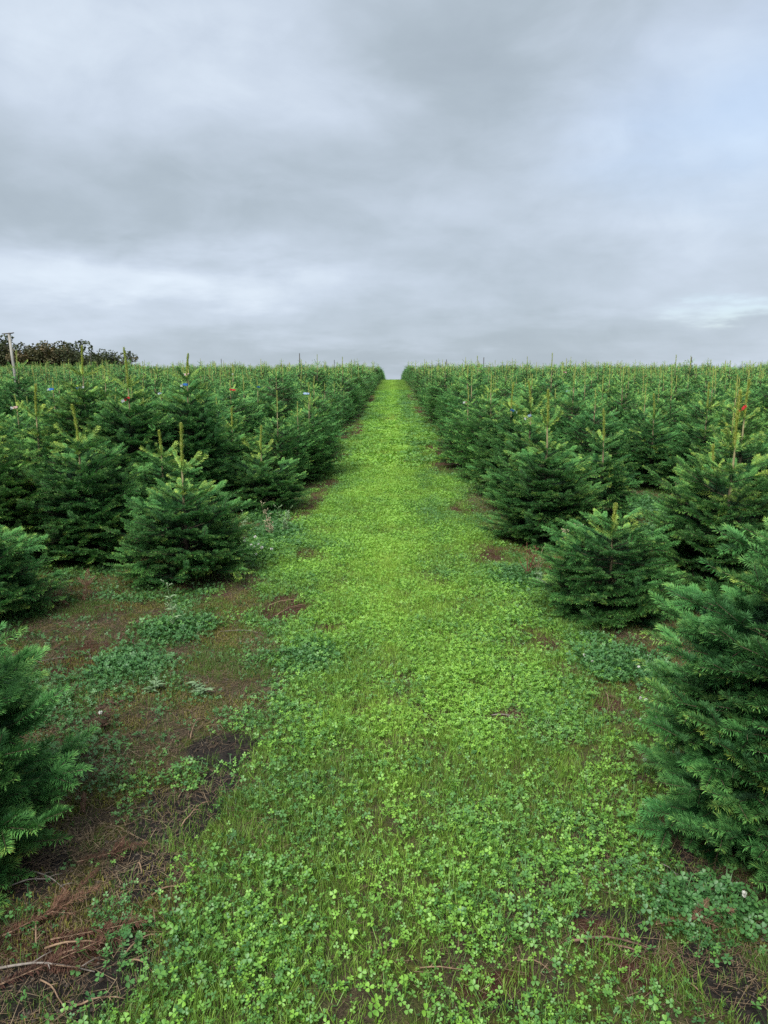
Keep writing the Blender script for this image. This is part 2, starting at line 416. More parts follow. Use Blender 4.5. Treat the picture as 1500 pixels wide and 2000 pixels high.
def tree_layout(rng, H, lead, gap, rad, full=1.0):
    """list of (class, variant, z, azimuth, pitch, scale, roll) for a fir of height H with a bare gap under its top whorl"""
    out = []
    def put(z, azm, L, pitch, arm=False):
        if arm:
            out.append((0, int(rng.integers(3)), z, azm, pitch, L / LARM, R(rng.uniform(-25, 25)), 0.0)); return
        n = min(LNOM, key=lambda k: abs(LNOM[k] - L)); sc = float(np.clip(L / LNOM[n], .62, 1.3))
        out.append((n, int(rng.integers(len(BR[n]))), z, azm, pitch, sc, R(rng.uniform(-16, 16)), .10 * max(0, (z / zb - .62) / .38) + rng.normal(0, .045)))
    zb = H - lead - gap; a0 = rng.uniform(0, 6.28)
    nt_ = int(rng.integers(5, 7))
    for k in range(nt_):
        put(H - lead - rng.uniform(0, .015), a0 + 2 * PI * k / nt_ + rng.uniform(-.25, .25), rng.uniform(.15, .23), R(rng.uniform(12, 36)), True)
    if gap > .12:
        for k in range(int(rng.integers(1, 4))):
            put(H - lead - gap * rng.uniform(.3, .8), rng.uniform(0, 6.28), rng.uniform(.09, .14), R(rng.uniform(10, 30)), True)
    z = zb; lev = 0
    while z > .05:
        h = z / zb
        r = rad * np.interp(h, (0, .1, .28, .5, .75, 1), (1.0, 1.14, 1.18, 1.10, .88, .42))
        pt = np.interp(h, (0, .2, .5, .8, 1), (-7, 0, 8, 17, 26))
        nb = int(round((6 if lev < 2 else (8 if h > .6 else 10)) * full)); a0 = rng.uniform(0, 6.28)
        for k in range(nb):
            L = r * rng.uniform(.86, 1.10) / max(.6, math.cos(R(pt)))
            if L > .6: L = .6
            put(max(.03, z + rng.uniform(-.03, .03)), a0 + 2 * PI * k / nb + rng.uniform(-.28, .28), L, R(pt + rng.uniform(-7, 7)))
        if lev >= 1:                                                   # short shoots between the whorls
            for k in range(int((3 if h > .6 else 7) * full)):
                put(max(.03, z + rng.uniform(-.05, .05)), rng.uniform(0, 6.28), r * rng.uniform(.5, .9), R(pt + rng.uniform(-4, 16)))
        z -= rng.uniform(.075, .10) if lev >= 1 else rng.uniform(.10, .14)
        lev += 1
    return out
def place_matrix(p):
    n, v, z, azm, pitch, sc, roll = p[:7]
    return Matrix.Translation((0, 0, z)) @ Matrix.Rotation(azm, 4, 'Z') @ Matrix.Rotation(-pitch, 4, 'Y') @ Matrix.Rotation(roll, 4, 'X') @ Matrix.Scale(sc, 4)
def join_layout(lay):
    acc = {k: [] for k in 'PDULAKT'}
    for p in lay:
        b = BR[p[0]][p[1]]; m = np.array(place_matrix(p)); r = m[:3, :3] / p[5]
        acc['P'].append(b['P'] @ m[:3, :3].T + m[:3, 3]); acc['D'].append(b['D'] @ r.T); acc['U'].append(b['U'] @ r.T)
        acc['L'].append(b['L'] * p[5]); acc['A'].append(b['A']); acc['K'].append(b['K']); acc['T'].append(np.full(len(b['L']), p[7]))
    return {k: np.concatenate(v) for k, v in acc.items()}
def leader_seg(lead, z0, bend=0.0):
    k = 3; P = np.array([[bend * (i / k) ** 2, 0, z0 + lead * i / k] for i in range(k)]); e = np.array([bend, 0, z0 + lead])
    D = np.diff(np.vstack([P, e]), axis=0); L = np.linalg.norm(D, axis=1); D /= L[:, None]
    U = np.cross(D, np.tile([0, 1., 0], (k, 1)))
    return dict(P=P, D=D, U=U, L=L, A=np.zeros(k), K=np.zeros(k))
def leader_mesh(rng, lead, z0, dens=700, width=.0026, bend=0.0, scale=1.0):
    S = leader_seg(lead, z0, bend)
    V, Q, mi, tint = needle_geo(rng, S, dens, width, lead=True, tw=False)
    mb = MB(); mb.tube([S['P'][0], S['P'][1], S['P'][2], (bend, 0, z0 + lead)], [.0055 * scale, .0050 * scale, .0046 * scale, .0036 * scale], 6, 1)
    for k in range(4):       # buds at the tip
        an = k * 1.57; mb.tube([(bend, 0, z0 + lead), (bend + .006 * math.cos(an), .006 * math.sin(an), z0 + lead + .010)], [.004 * scale, .001], 5, 1)
    v2 = np.concatenate(mb.v); nb = len(V)
    Q = [np.concatenate([Q, np.concatenate(mb.q) + nb]), np.concatenate(mb.t) + nb]
    mi = np.concatenate([mi, np.ones(len(mb.mi_q) + len(mb.mi_t), int)])
    return new_mesh('leading_shoot', np.concatenate([V, v2]), Q, [M_NEEDLE, M_LEAD], mi, False, {'tint': np.concatenate([tint, np.zeros(len(v2))])})
def trunk_mesh(rng, H, lead):
    mb = MB(); top = H - lead; pts = []; rr = []
    for i in range(8):
        t = i / 7; pts.append((rng.uniform(-.004, .004), rng.uniform(-.004, .004), -.06 + (top + .06) * t)); rr.append(.027 * (1 - t) ** 1.6 * min(1, H / 1.2) + .0068)
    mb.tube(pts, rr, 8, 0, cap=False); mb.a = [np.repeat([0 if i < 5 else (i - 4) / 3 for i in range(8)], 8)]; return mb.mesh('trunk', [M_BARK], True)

# hero library: branch meshes shared by all the near trees
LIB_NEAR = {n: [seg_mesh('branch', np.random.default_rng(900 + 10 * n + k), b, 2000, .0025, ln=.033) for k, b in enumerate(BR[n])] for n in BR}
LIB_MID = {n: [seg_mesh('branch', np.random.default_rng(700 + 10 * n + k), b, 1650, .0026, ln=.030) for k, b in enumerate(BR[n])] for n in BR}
# whole crowns for the field
CROWNS = []
for k in range(5):
    rng = np.random.default_rng(300 + k)
    H = (1.25, 1.32, 1.15, 1.40, 1.20)[k]; lead = (.20, .27, .15, .24, .17)[k]; gap = (.14, .20, .08, .18, .10)[k]; rad = (.50, .53, .55, .54, .50)[k]
    lay = tree_layout(rng, H, lead, gap, rad); S = join_layout(lay)
    CROWNS.append(dict(H=H, lead=lead,
        A=seg_mesh('crown', rng, S, 330, .0056, ln=.027, twr=1.1), B=seg_mesh('crown', rng, S, 110, .0105, ln=.030, twr=1.4, fresh=-.03),
        trunk=trunk_mesh(rng, H, lead), leader=leader_mesh(rng, lead, H - lead, 560, .0046, rng.uniform(-.02, .02), 1.25)))
    # light version for the far field, one mesh
    V, Q, mi, tint = needle_geo(rng, S, 24, .021, ln=.036, twr=1.6, min_n=2, fresh=-.05)
    V2, Q2, mi2, t2 = needle_geo(rng, leader_seg(lead * .8, H - lead), 110, .008, lead=True, twr=4); t2 = t2 - .22
    mb = MB(); mb.tube([(0, 0, -.05), (0, 0, H - lead), (0, 0, H - lead * .2)], [.03, .012, .006], 5, 1)
    v3 = np.concatenate(mb.v); nb = len(V); nc = nb + len(V2)
    CROWNS[-1]['C'] = new_mesh('far_fir', np.concatenate([V, V2, v3]), [np.concatenate([Q, Q2 + nb, np.concatenate(mb.q) + nc]), np.concatenate(mb.t) + nc], [M_NEEDLE, M_TWIG, M_LEAD],
        np.concatenate([mi, mi2, np.full(len(mb.mi_q) + len(mb.mi_t), 2)]), False, {'tint': np.concatenate([tint, t2, np.zeros(len(v3))])})

# ------------------------------------------------------------------ the trees
TREES = []      # dict: x, y, row, side, ...
ORD = ('zeroth first second third fourth fifth sixth seventh eighth ninth tenth eleventh twelfth thirteenth fourteenth fifteenth sixteenth seventeenth eighteenth nineteenth twentieth').split()
ORD += ['twenty-' + w for w in ORD[1:10]] + ['thirtieth'] + ['thirty-' + w for w in ORD[1:10]] + ['fortieth'] + ['forty-' + w for w in ORD[1:10]]
ROW0, ROWD = 1.40, 1.08
def row_of(x): return max(0, int(round((abs(x) - ROW0) / ROWD)))
# near firs read off the photograph: px of the stem, py of the leader tip, distance, leader, bare gap, radius, detail, tone, label
NEAR = [
 (-240, 1085, 2.12, .20, .06, .47, 'near', .25, 'nearest fir on the left, cut by the photo edge, bright needle fans'),
 (1652, 830, 2.27, .28, .14, .55, 'near', .10, 'nearest fir on the right, large dark spiky branches with a few brown tips'),
 (-80, 965, 4.45, .18, .06, .50, 'mid', .15, 'low dark fir at the left photo edge just behind the nearest left one'),
 (352, 828, 5.30, .32, .24, .54, 'mid', .22, 'fir with yellow-green candle leader standing alone at the front left corner by brown litter'),
 (148, 792, 5.80, .30, .10, .56, 'mid', .20, 'broad dome-shaped fir with short leader, behind left of the lone front corner fir'),
 (1200, 985, 4.62, .20, -.04, .47, 'mid', .30, 'shortest squat fir right of the path with curled yellow leader'),
 (1443, 765, 4.80, .36, .22, .63, 'mid', .38, 'fir with tall bare stem and long yellow leader behind the squat right fir'),
 (1072, 762, 6.50, .30, .27, .53, 'mid', .28, 'full fir at the right path edge with bright star whorl above its bare stem'),
 (508, 832, 7.90, .28, .16, .50, 'mid', .28, 'short fir at the left path edge behind weeds and white flowers'),
 (-60, 790, 5.60, .26, .08, .60, 'mid', .55, 'bright yellow-green fir cut by the left photo edge at mid height'),
 (66, 752, 7.00, .29, .24, .50, 'mid', .50, 'fir with bright four-armed top whorl and long leader near the left photo edge'),
 (158, 677, 7.50, .28, .20, .55, 'mid', .42, 'tall fir breaking the skyline with a blue tag, behind the dome-shaped fir'),
 (246, 680, 7.20, .36, .16, .52, 'mid', .20, 'tall blue-green fir with red and white tag and ragged leader above the skyline'),
 (363, 692, 7.65, .25, .16, .52, 'mid', .08, 'tall dark fir with twin bare leaders and a blue and white tag'),
 (1182, 800, 7.20, .30, .10, .36, 'mid', .20, 'narrow fir just behind the right path-edge fir, beside the grassy gap'),
 (1460, 742, 6.75, .34, .24, .50, 'mid', .30, 'fir with red tag on its dark stem near the right photo edge'),
 (1395, 870, 6.10, .22, .10, .40, 'mid', .35, 'small fir with three-armed top beside the tall bare-stemmed right fir'),
 (313, 842, 6.70, .22, .08, .42, 'mid', .30, 'small fir peeking out between the lone corner fir and dome-shaped fir'),
 (452, 795, 8.70, .24, .10, .46, 'mid', .34, 'fir with yellowish three-armed top between twin-leader fir and short path-edge fir'),
 (541, 764, 9.30, .28, .20, .44, 'A', .24, 'fir with slim star top right behind the short left path-edge fir'),
 (581, 785, 9.90, .24, .06, .44, 'A', .34, 'low fir with plain yellow leader in front of the white-tagged fir left of path'),
 (603, 748, 10.4, .44, .16, .50, 'A', .18, 'fir with long bare brown leader and a pale blue tag left of path'),
 (1038, 745, 7.90, .30, .24, .50, 'mid', .22, 'fir with light blue tag and bare pinkish stem behind the star-whorl fir'),
 (1000, 748, 8.95, .30, .14, .50, 'mid', .22, 'fir with deep blue tag and yellow leader behind the star-whorl fir'),
 (1280, 770, 9.40, .30, .14, .42, 'mid', .15, 'slim fir behind the grassy gap on the right, pale stem showing'),
 (1385, 748, 8.90, .30, .22, .46, 'mid', .16, 'fir right of the grassy gap with tall pale bare stem'),
 (915, 757, 11.2, .30, .16, .50, 'A', .36, 'fir with brown and white tag in the right front row'),
]
for (px, py, Y, lead, gap, rad, det, tone, lab) in NEAR:
    p = at_y(px, py, Y); z0 = float(zg(p.x, Y))
    TREES.append(dict(x=p.x, y=Y, z=z0, H=p.z - z0, lead=lead, gap=gap, rad=rad, det=det, tone=tone, label=lab, named=True))
rng = np.random.default_rng(5)
def blocked(x, y):
    for t in TREES:
        if t.get('named') and (t['x'] - x) ** 2 + (t['y'] - y) ** 2 < .66 ** 2: return True
    if (x - 2.95) ** 2 + (y - 8.15) ** 2 < .62 ** 2: return True          # the grassy gap on the right
    if -2.9 < x < 0 and 2.9 < y < 5.0: return True                         # the open corner on the left
    if 0 < x < 2.9 and 3.0 < y < 6.0: return True
    return False
for side in (-1, 1):
    for k in range(46):
        y = rng.uniform(-5.5, -4.6)
        while y < 92:
            y += rng.uniform(.86, 1.12)
            x = side * (ROW0 + ROWD * k) + rng.normal(0, .07)
            if k == 0 and side < 0 and y < 8.2 and y > 1: continue
            if k == 0 and side > 0 and y < 7.0 and y > 1: continue
            lim = .54 * max(y, 0) + 4.5
            if abs(x) > lim: continue
            if rng.random() < .03 and k > 0: continue
            if blocked(x, y): continue
            far = y > 12
            sc = rng.normal(1.0, .10) if not far else rng.normal(.96, .17)
            TREES.append(dict(x=x, y=y, z=float(zg(x, y)), s=float(np.clip(sc, .62, 1.32)), v=int(rng.integers(5)), rot=rng.uniform(0, 6.28),
                              tone=float(np.clip(rng.normal(.27, .20), .0, .95))))
for t in TREES: t['side'] = -1 if t['x'] < 0 else 1; t['row'] = row_of(t['x'])
for side in (-1, 1):
    for k in range(50):
        row = sorted([t for t in TREES if t['side'] == side and t['row'] == k and t['y'] > 1.9 and (t.get('named') or abs(t['x']) < .52 * t['y'] + .35)], key=lambda t: t['y'])
        for j, t in enumerate(row): t['ord'] = j + 1
inview = sorted([t for t in TREES if 'ord' in t], key=lambda t: (not t.get('named', False), math.hypot(t['x'], t['y'])))
single = inview[:300]; ids = {id(t) for t in single}
rest = [t for t in TREES if id(t) not in ids and not t.get('named')]

def tree_group(t):
    s = 'left' if t['side'] < 0 else 'right'
    return f'firs {s} of the path'
def build_single(t):
    root = link('fir_tree', None)
    root.location = (t['x'], t['y'], t['z'])
    s = 'left' if t['side'] < 0 else 'right'
    if t.get('named'): lab = t['label']
    else:
        ad = 'short' if t['s'] < .92 else ('tall' if t['s'] > 1.08 else 'middling')
        ad2 = 'yellowish' if t['tone'] > .5 else ('blue-green' if t['tone'] < .18 else 'green')
        rw = 'row bordering the path' if t['row'] == 0 else f"{ORD[t['row'] + 1]} row"
        lab = f"{ad} {ad2} fir, {ORD[min(t['ord'], len(ORD) - 1)]} from the front in {s} {rw}"
        
    tag(root, lab, 'fir tree', tree_group(t))
    return root
for t in single:
    root = build_single(t)
    if t.get('named') and t['det'] in ('near', 'mid'):
        rng = np.random.default_rng(int(abs(t['x']) * 1000) + int(t['y'] * 77))
        lib = LIB_NEAR if t['det'] == 'near' else LIB_MID
        o = link('trunk', trunk_mesh(rng, t['H'], t['lead']), root)
        o = link('leading_shoot', leader_mesh(rng, t['lead'], t['H'] - t['lead'], 2200, .0028, rng.uniform(-.03, .03)), root); o['tone'] = min(1, t['tone'] + .45); o['lift'] = .10
        for p in tree_layout(rng, t['H'], t['lead'], t['gap'], t['rad']):
            b = link('branch', lib[p[0]][p[1]], root); b.matrix_local = place_matrix(p); b['tone'] = float(np.clip(t['tone'] + rng.normal(0, .07), 0, 1)); b['lift'] = float(p[7])
    else:
        if t.get('named'):
            v = min(range(5), key=lambda k: abs(CROWNS[k]['lead'] - t['lead'])); t['rot'] = 1.0; s = t['H'] / CROWNS[v]['H']; sx = t['rad'] / .52
        else: v, s = t['v'], t['s']; sx = s
        c = CROWNS[v]
        root.rotation_euler.z = t['rot']; root.scale = (sx, sx, s)
        for nm, me in (('trunk', c['trunk']), ('crown', c['A'] if t['y'] < 14 else c['B']), ('leading_shoot', c['leader'])):
            o = link(nm, me, root); o['tone'] = t['tone'] if nm != 'leading_shoot' else min(1.0, t['tone'] + .35)

# ------------------------------------------------------------------ scattering with geometry nodes (uncountable things only)
def scatter(name, P, rot, scale, var, tone, meshes, label_kind='stuff', mats=()):
    me = new_mesh(name, P, [], mats) if False else bpy.data.meshes.new(name)
    P = np.asarray(P, np.float32); me.vertices.add(len(P)); me.vertices.foreach_set('co', P.ravel())
    def put(n, ty, a, key):
        at = me.attributes.new(n, ty, 'POINT'); at.data.foreach_set(key, np.asarray(a, np.int32 if ty == 'INT' else np.float32).ravel())
    put('rot', 'FLOAT_VECTOR', rot, 'vector'); put('scl', 'FLOAT_VECTOR', scale, 'vector'); put('var', 'INT', var, 'value'); put('tone', 'FLOAT', tone, 'value')
    o = link(name, me); o['kind'] = label_kind
    ng = bpy.data.node_groups.new(name + '_nodes', 'GeometryNodeTree')
    ng.interface.new_socket('Geometry', in_out='INPUT', socket_type='NodeSocketGeometry'); ng.interface.new_socket('Geometry', in_out='OUTPUT', socket_type='NodeSocketGeometry')
    N, Lk = ng.nodes, ng.links
    gi, go = N.new('NodeGroupInput'), N.new('NodeGroupOutput')
    iop = N.new('GeometryNodeInstanceOnPoints'); iop.inputs['Pick Instance'].default_value = True
    gti = N.new('GeometryNodeGeometryToInstance')
    for m in reversed(meshes):
        src = bpy.data.objects.new(name + '_source', m)
        oi = N.new('GeometryNodeObjectInfo'); oi.inputs['Object'].default_value = src
        Lk.new(oi.outputs['Geometry'], gti.inputs[0])
    def at(n, ty):
        a = N.new('GeometryNodeInputNamedAttribute'); a.data_type = ty; a.inputs['Name'].default_value = n; return a.outputs['Attribute']
    Lk.new(gi.outputs[0], iop.inputs['Points']); Lk.new(gti.outputs[0], iop.inputs['Instance'])
    Lk.new(at('var', 'INT'), iop.inputs['Instance Index'])
    e2r = N.new('FunctionNodeEulerToRotation'); Lk.new(at('rot', 'FLOAT_VECTOR'), e2r.inputs[0]); Lk.new(e2r.outputs[0], iop.inputs['Rotation'])
    Lk.new(at('scl', 'FLOAT_VECTOR'), iop.inputs['Scale'])
    Lk.new(iop.outputs[0], go.inputs[0])
    md = o.modifiers.new('scatter', 'NODES'); md.node_group = ng
    return o

n = len(rest)
tag(scatter('fir_plantation', [(t['x'], t['y'], t['z']) for t in rest], [(0, 0, t['rot']) for t in rest], [(t['s'], t['s'], t['s']) for t in rest],
        [t['v'] + (5 if t['y'] < 12 else 0) for t in rest], [t['tone'] for t in rest], [c['C'] for c in CROWNS] + [c['A'] for c in CROWNS]),
    'dense mass of far firs filling the field on both sides up to the crest', 'fir trees')

# ------------------------------------------------------------------ ground, with the mown path as its own strip of the same sheet
def axis(lo, hi, a, b, fine, growth):
    v = list(np.arange(a, b + 1e-6, fine)); s = fine
    while v[-1] < hi: s *= growth; v.append(v[-1] + s)
    s = fine
    while v[0] > lo: s *= growth; v.insert(0, v[0] - s)
    return np.array(v)
gx = axis(-420, 420, -3.2, 3.2, .045, 1.16); gy = axis(-60, 520, 1.0, 9.0, .045, 1.035)
GX, GY = np.meshgrid(gx, gy); GZ = zg(GX, GY)
NEARXY = np.array([(t['x'], t['y']) for t in TREES if t['y'] < 40])
def tree_dist(x, y):
    d = np.full(np.shape(x), 9.0)
    m = (y < 14) & (np.abs(x) < 8)
    for (tx, ty) in NEARXY[(NEARXY[:, 1] < 14.5) & (np.abs(NEARXY[:, 0]) < 8.5)]:
        d = np.minimum(d, np.where(m, np.hypot(x - tx, y - ty), 9.0))
    return d
def masks(x, y):
    xl, xr = path_edges(y)
    rg = (fbm(x * 4.5, y * 4.5, 61, 4) - .5) * .55; inside = sstep(-.10, .14, x - xl + rg) * sstep(-.10, .14, xr - x + rg)
    bare, rust, green = ell(PATCH_BARE, x, y), ell(PATCH_RUST, x, y), ell(PATCH_GREEN, x, y, .25, 1.45)
    td = tree_dist(x, y); under = 1 - sstep(.22, .52, td)
    rust = np.maximum(rust, under * (1 - green) * .7)
    field = (y > 9) * (1 - inside)
    rust = np.maximum(rust, field * (.25 + .75 * sstep(.42, .6, fbm(x * .9, y * .9, 77, 3))))
    spots = sstep(.57, .69, fbm(x * 3.2, y * 2.2, 55, 4)) * .8
    grass = np.maximum(inside * (1 - .8 * spots), green) * (1 - bare) * (1 - rust * .92)
    return dict(inside=inside, bare=bare, rust=rust, green=green, grass=grass, under=under)
MK = masks(GX, GY)
V = np.stack([GX, GY, GZ], -1).reshape(-1, 3); ny, nx = GX.shape
I = np.arange(ny * nx).reshape(ny, nx)
Q = np.stack([I[:-1, :-1], I[:-1, 1:], I[1:, 1:], I[1:, :-1]], -1).reshape(-1, 4)
cx = (GX[:-1, :-1] + GX[1:, 1:]).ravel() / 2; cy = (GY[:-1, :-1] + GY[1:, 1:]).ravel() / 2
xl, xr = path_edges(cy); isp = (cx > xl) & (cx < xr)

def ground_material():
    m, g, b = mat('plantation_ground')
    tcn = m.node_tree.nodes.new('ShaderNodeTexCoord'); ob = tcn.outputs['Object']
    nf = g.noise(ob, 38, 6, .65); nm = g.noise(ob, 9, 5, .6); nl = g.noise(ob, 1.3, 4, .55); ng_ = g.noise(ob, 150, 6, .72)
    soil = g.ramp(nf, ((.32, (.012, .010, .009)), (.55, (.033, .028, .024)), (.8, (.066, .056, .046))))
    moss = g.ramp(nf, ((.32, (.024, .023, .010)), (.52, (.082, .078, .022)), (.75, (.165, .145, .038))))
    thatch = g.ramp(ng_, ((.32, (.022, .017, .012)), (.52, (.085, .064, .039)), (.72, (.21, .160, .098))))
    rustc = g.ramp(ng_, ((.3, (.022, .011, .007)), (.55, (.088, .040, .024)), (.8, (.18, .092, .052))))
    green = g.ramp(nf, ((.3, (.085, .150, .024)), (.55, (.178, .300, .045)), (.8, (.29, .42, .080))))
    c = g.mix(g.mrange(nm, .42, .60), thatch, moss)
    c = g.mix(g.mrange(g.attr('bare'), .25, .7), c, soil)
    c = g.mix(g.mrange(g.add(g.attr('rust'), g.mul(g.sub(nm, .5), .8)), .35, .75), c, rustc)
    gr = g.add(g.attr('grass'), g.mul(g.sub(nf, .5), .9))
    sepn = m.node_tree.nodes.new('ShaderNodeSeparateXYZ'); lk(m, ob, sepn.inputs[0])
    cov = g.mrange(sepn.outputs[1], 3.0, 24.0, .12, 1.0)                      # the sward closes up beyond the single clumps
    c = g.mix(g.mul(g.mrange(gr, .40, .75), cov), c, green)
    lk(m, c, b.inputs['Base Color']); b.inputs['Roughness'].default_value = .95; b.inputs['Specular IOR Level'].default_value = .15
    bn = m.node_tree.nodes.new('ShaderNodeBump'); bn.inputs['Strength'].default_value = 1.0; bn.inputs['Distance'].default_value = .02
    lk(m, g.add(g.mul(nf, 1.2), g.mul(ng_, .8)), bn.inputs['Height']); lk(m, bn.outputs[0], b.inputs['Normal'])
    return m
M_GROUND = ground_material()
for nm_, sel in (('ground', ~isp), ('path', isp)):
    q = Q[sel]; used, inv = np.unique(q, return_inverse=True)
    o = link(nm_, new_mesh(nm_, V[used], [inv.reshape(-1, 4)], [M_GROUND], None, True, {k: MK[k].ravel()[used] for k in ('bare', 'rust', 'grass')}))
    o['kind'] = 'structure'

# ------------------------------------------------------------------ clover, grass, straw, moss
def clover_clump(rng, n, hmin, hmax, leaf, spread):
    mb = MB()
    for i in range(n):
        a = rng.uniform(0, 6.28); r = spread * math.sqrt(rng.random()); bx, by = r * .35 * math.cos(a), r * .35 * math.sin(a)
        h = rng.uniform(hmin, hmax); tx, ty = r * math.cos(a), r * math.sin(a); w = .0007
        mb.add([(bx - w, by, -.01), (bx + w, by, -.01), (tx + w, ty, h), (tx - w, ty, h)], [(0, 1, 2, 3)], a=.25)
        l = leaf * rng.uniform(.7, 1.2); tilt = Euler((rng.uniform(-.7, .7), rng.uniform(-.7, .7), rng.uniform(0, 6.28))).to_matrix()
        tint = rng.uniform(.25, .75); fold = rng.uniform(.12, .40)
        for k in range(3):
            an = 2 * PI * k / 3 + rng.uniform(-.15, .15); ca, sa = math.cos(an), math.sin(an); pts = []
            for (u, v, zz) in ((.04, 0, 0), (.45, .36, fold * .36), (.86, .44, fold * .40), (1.03, .22, fold * .16), (.92, 0, -.04), (1.03, -.22, fold * .16), (.86, -.44, fold * .40), (.45, -.36, fold * .36), (.5, 0, -.02)):
                q = tilt @ Vector((u * l * ca - v * l * sa, u * l * sa + v * l * ca, zz * l + .12 * u * l)); pts.append((tx + q.x, ty + q.y, h + q.z))
            mb.add(pts, [(0, 8, 4, 8)][:0], [(0, 8, 1), (1, 8, 2), (2, 8, 4), (2, 4, 3), (0, 7, 8), (7, 6, 8), (6, 4, 8), (6, 5, 4)], 0, np.array([tint - .15, tint, tint, tint + .05, tint, tint + .05, tint, tint, tint - .1]))
    return mb.mesh('clover_clump', [M_CLOVER], True)
def grass_tuft(rng, n, h0, h1, spread, w, m=None, flat=0.0):
    mb = MB()
    for i in range(n):
        a = rng.uniform(0, 6.28); r = spread * math.sqrt(rng.random()); x, y = r * math.cos(a), r * math.sin(a)
        h = rng.uniform(h0, h1); an = rng.uniform(0, 6.28); lean = rng.uniform(.1, .75) * h + flat * h; ww = w * rng.uniform(.6, 1.2)
        dx_, dy_ = math.cos(an), math.sin(an); sx, sy = -dy_ * ww, dx_ * ww; hz = h * (1 - flat * .9)
        pts = [(x - sx, y - sy, -.008), (x + sx, y + sy, -.008), (x + dx_ * lean * .35 + sx * .8, y + dy_ * lean * .35 + sy * .8, hz * .6), (x + dx_ * lean * .35 - sx * .8, y + dy_ * lean * .35 - sy * .8, hz * .6),
               (x + dx_ * lean, y + dy_ * lean, hz * .95)]
        t = rng.uniform(.2, .8)
        mb.add(pts, [(0, 1, 2, 3)], [(3, 2, 4)], 0, np.array([t - .25, t - .25, t, t, t + .1]))
    return mb.mesh('grass_tuft', [m or M_GRASS], False)
def straw_bits(rng, n, spread, l0, l1, w):
    mb = MB()
    for i in range(n):
        a = rng.uniform(0, 6.28); r = spread * math.sqrt(rng.random()); x, y = r * math.cos(a), r * math.sin(a)
        l = rng.uniform(l0, l1) / 2; an = rng.uniform(0, PI); dx_, dy_ = math.cos(an) * l, math.sin(an) * l; sx, sy = -math.sin(an) * w, math.cos(an) * w
        z0, z1 = rng.uniform(.001, .008), rng.uniform(.001, .016)
        mb.add([(x - dx_ - sx, y - dy_ - sy, z0), (x - dx_ + sx, y - dy_ + sy, z0), (x + dx_ + sx * .5, y + dy_ + sy * .5, z1), (x + dx_ - sx * .5, y + dy_ - sy * .5, z1)], [(0, 1, 2, 3)], a=rng.uniform(.1, .9))
    return mb.mesh('straw_bits', [M_STRAW], False)
rs = np.random.default_rng(41)
CL = [clover_clump(rs, 12, .007, .030, .0072, .058) for _ in range(6)] + [clover_clump(rs, int(rs.integers(3, 8)), .014, .045, .0100, .07) for _ in range(4)]
GT = [grass_tuft(rs, 20, .014, .046, .055, .0010) for _ in range(4)] + [grass_tuft(rs, 12, .04, .095, .05, .0012) for _ in range(2)]
GFAR = [grass_tuft(rs, 26, .02, .055, .15, .0040) for _ in range(3)]
CFAR = [clover_clump(rs, 22, .012, .05, .024, .15) for _ in range(3)]
ST = [straw_bits(rs, 22, .07, .008, .05, .0006) for _ in range(3)] + [straw_bits(rs, 9, .08, .03, .10, .0008) for _ in range(1)]
MS = [grass_tuft(rs, 30, .006, .016, .05, .0016, M_MOSS) for _ in range(3)]

def sample(n, x0, x1, y0, y1, seed, bias=1.0):
    r = np.random.default_rng(seed)
    x = r.uniform(x0, x1, n); y = y0 * (y1 / y0) ** r.random(n) if bias == 0 else r.uniform(y0, y1, n)
    return x, y, r
def infrust(x, y, m=.5): return np.abs(x) < .56 * y + m
def emit(name, x, y, r, s, tone, var, meshes, label, cat=None, lean=.12):
    P = np.stack([x, y, zg(x, y)], -1); n = len(x)
    rot = np.stack([r.normal(0, lean, n), r.normal(0, lean, n), r.uniform(0, 6.28, n)], -1)
    o = scatter(name, P, rot, np.stack([s, s, s * r.uniform(.8, 1.2, n)], -1), var, np.clip(tone, 0, .84), meshes)
    tag(o, label, cat); return o

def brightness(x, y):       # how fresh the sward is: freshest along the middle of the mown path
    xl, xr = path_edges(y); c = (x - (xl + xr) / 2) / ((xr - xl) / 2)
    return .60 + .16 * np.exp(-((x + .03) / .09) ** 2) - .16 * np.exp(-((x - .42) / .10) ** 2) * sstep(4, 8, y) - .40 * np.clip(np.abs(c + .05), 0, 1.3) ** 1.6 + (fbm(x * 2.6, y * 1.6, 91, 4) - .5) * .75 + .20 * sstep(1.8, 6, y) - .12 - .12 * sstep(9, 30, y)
# clover
xs, ys, rr, ss, vv, tt = [], [], [], [], [], []
x, y, r = sample(150000, -3.6, 3.6, 1.2, 11.0, 1, 1)
mk = masks(x, y)
cpatch = sstep(.36, .56, fbm(x * 2.6, y * 2.6, 66, 4))
den = (mk['inside'] * (.22 + .12 * sstep(2, 5, y) + .52 * cpatch) * (1 - mk['rust'] * .95) * (1 - mk['bare'])) * (1 - .5 * mk['under'])
den = np.maximum(den, mk['green'] * .95); den = np.maximum(den, (1 - mk['inside']) * (.06 + .40 * sstep(.56, .70, fbm(x * 2.9, y * 2.9, 83, 3))) * (1 - mk['bare']))
keep = (r.random(len(x)) < den * .70) & infrust(x, y)
x, y = x[keep], y[keep]; gm = mk['green'][keep]
br = brightness(x, y) + .02 - .24 * gm + r.normal(0, .16, len(x))
near = (y < 3.1) & (gm < .3) & (r.random(len(x)) < .40 * (3.3 - y))
var = np.where(near, r.integers(6, 10, len(x)), r.integers(0, 6, len(x)))
sc = r.uniform(.6, 1.35, len(x)) * (1 + .6 * gm)
emit('clover', x, y, r, sc, br, var, CL, 'low green clover covering the path and its edges', 'clover')
x, y, r = sample(26000, -3.4, 4.4, 11.0, 40, 2, 1)
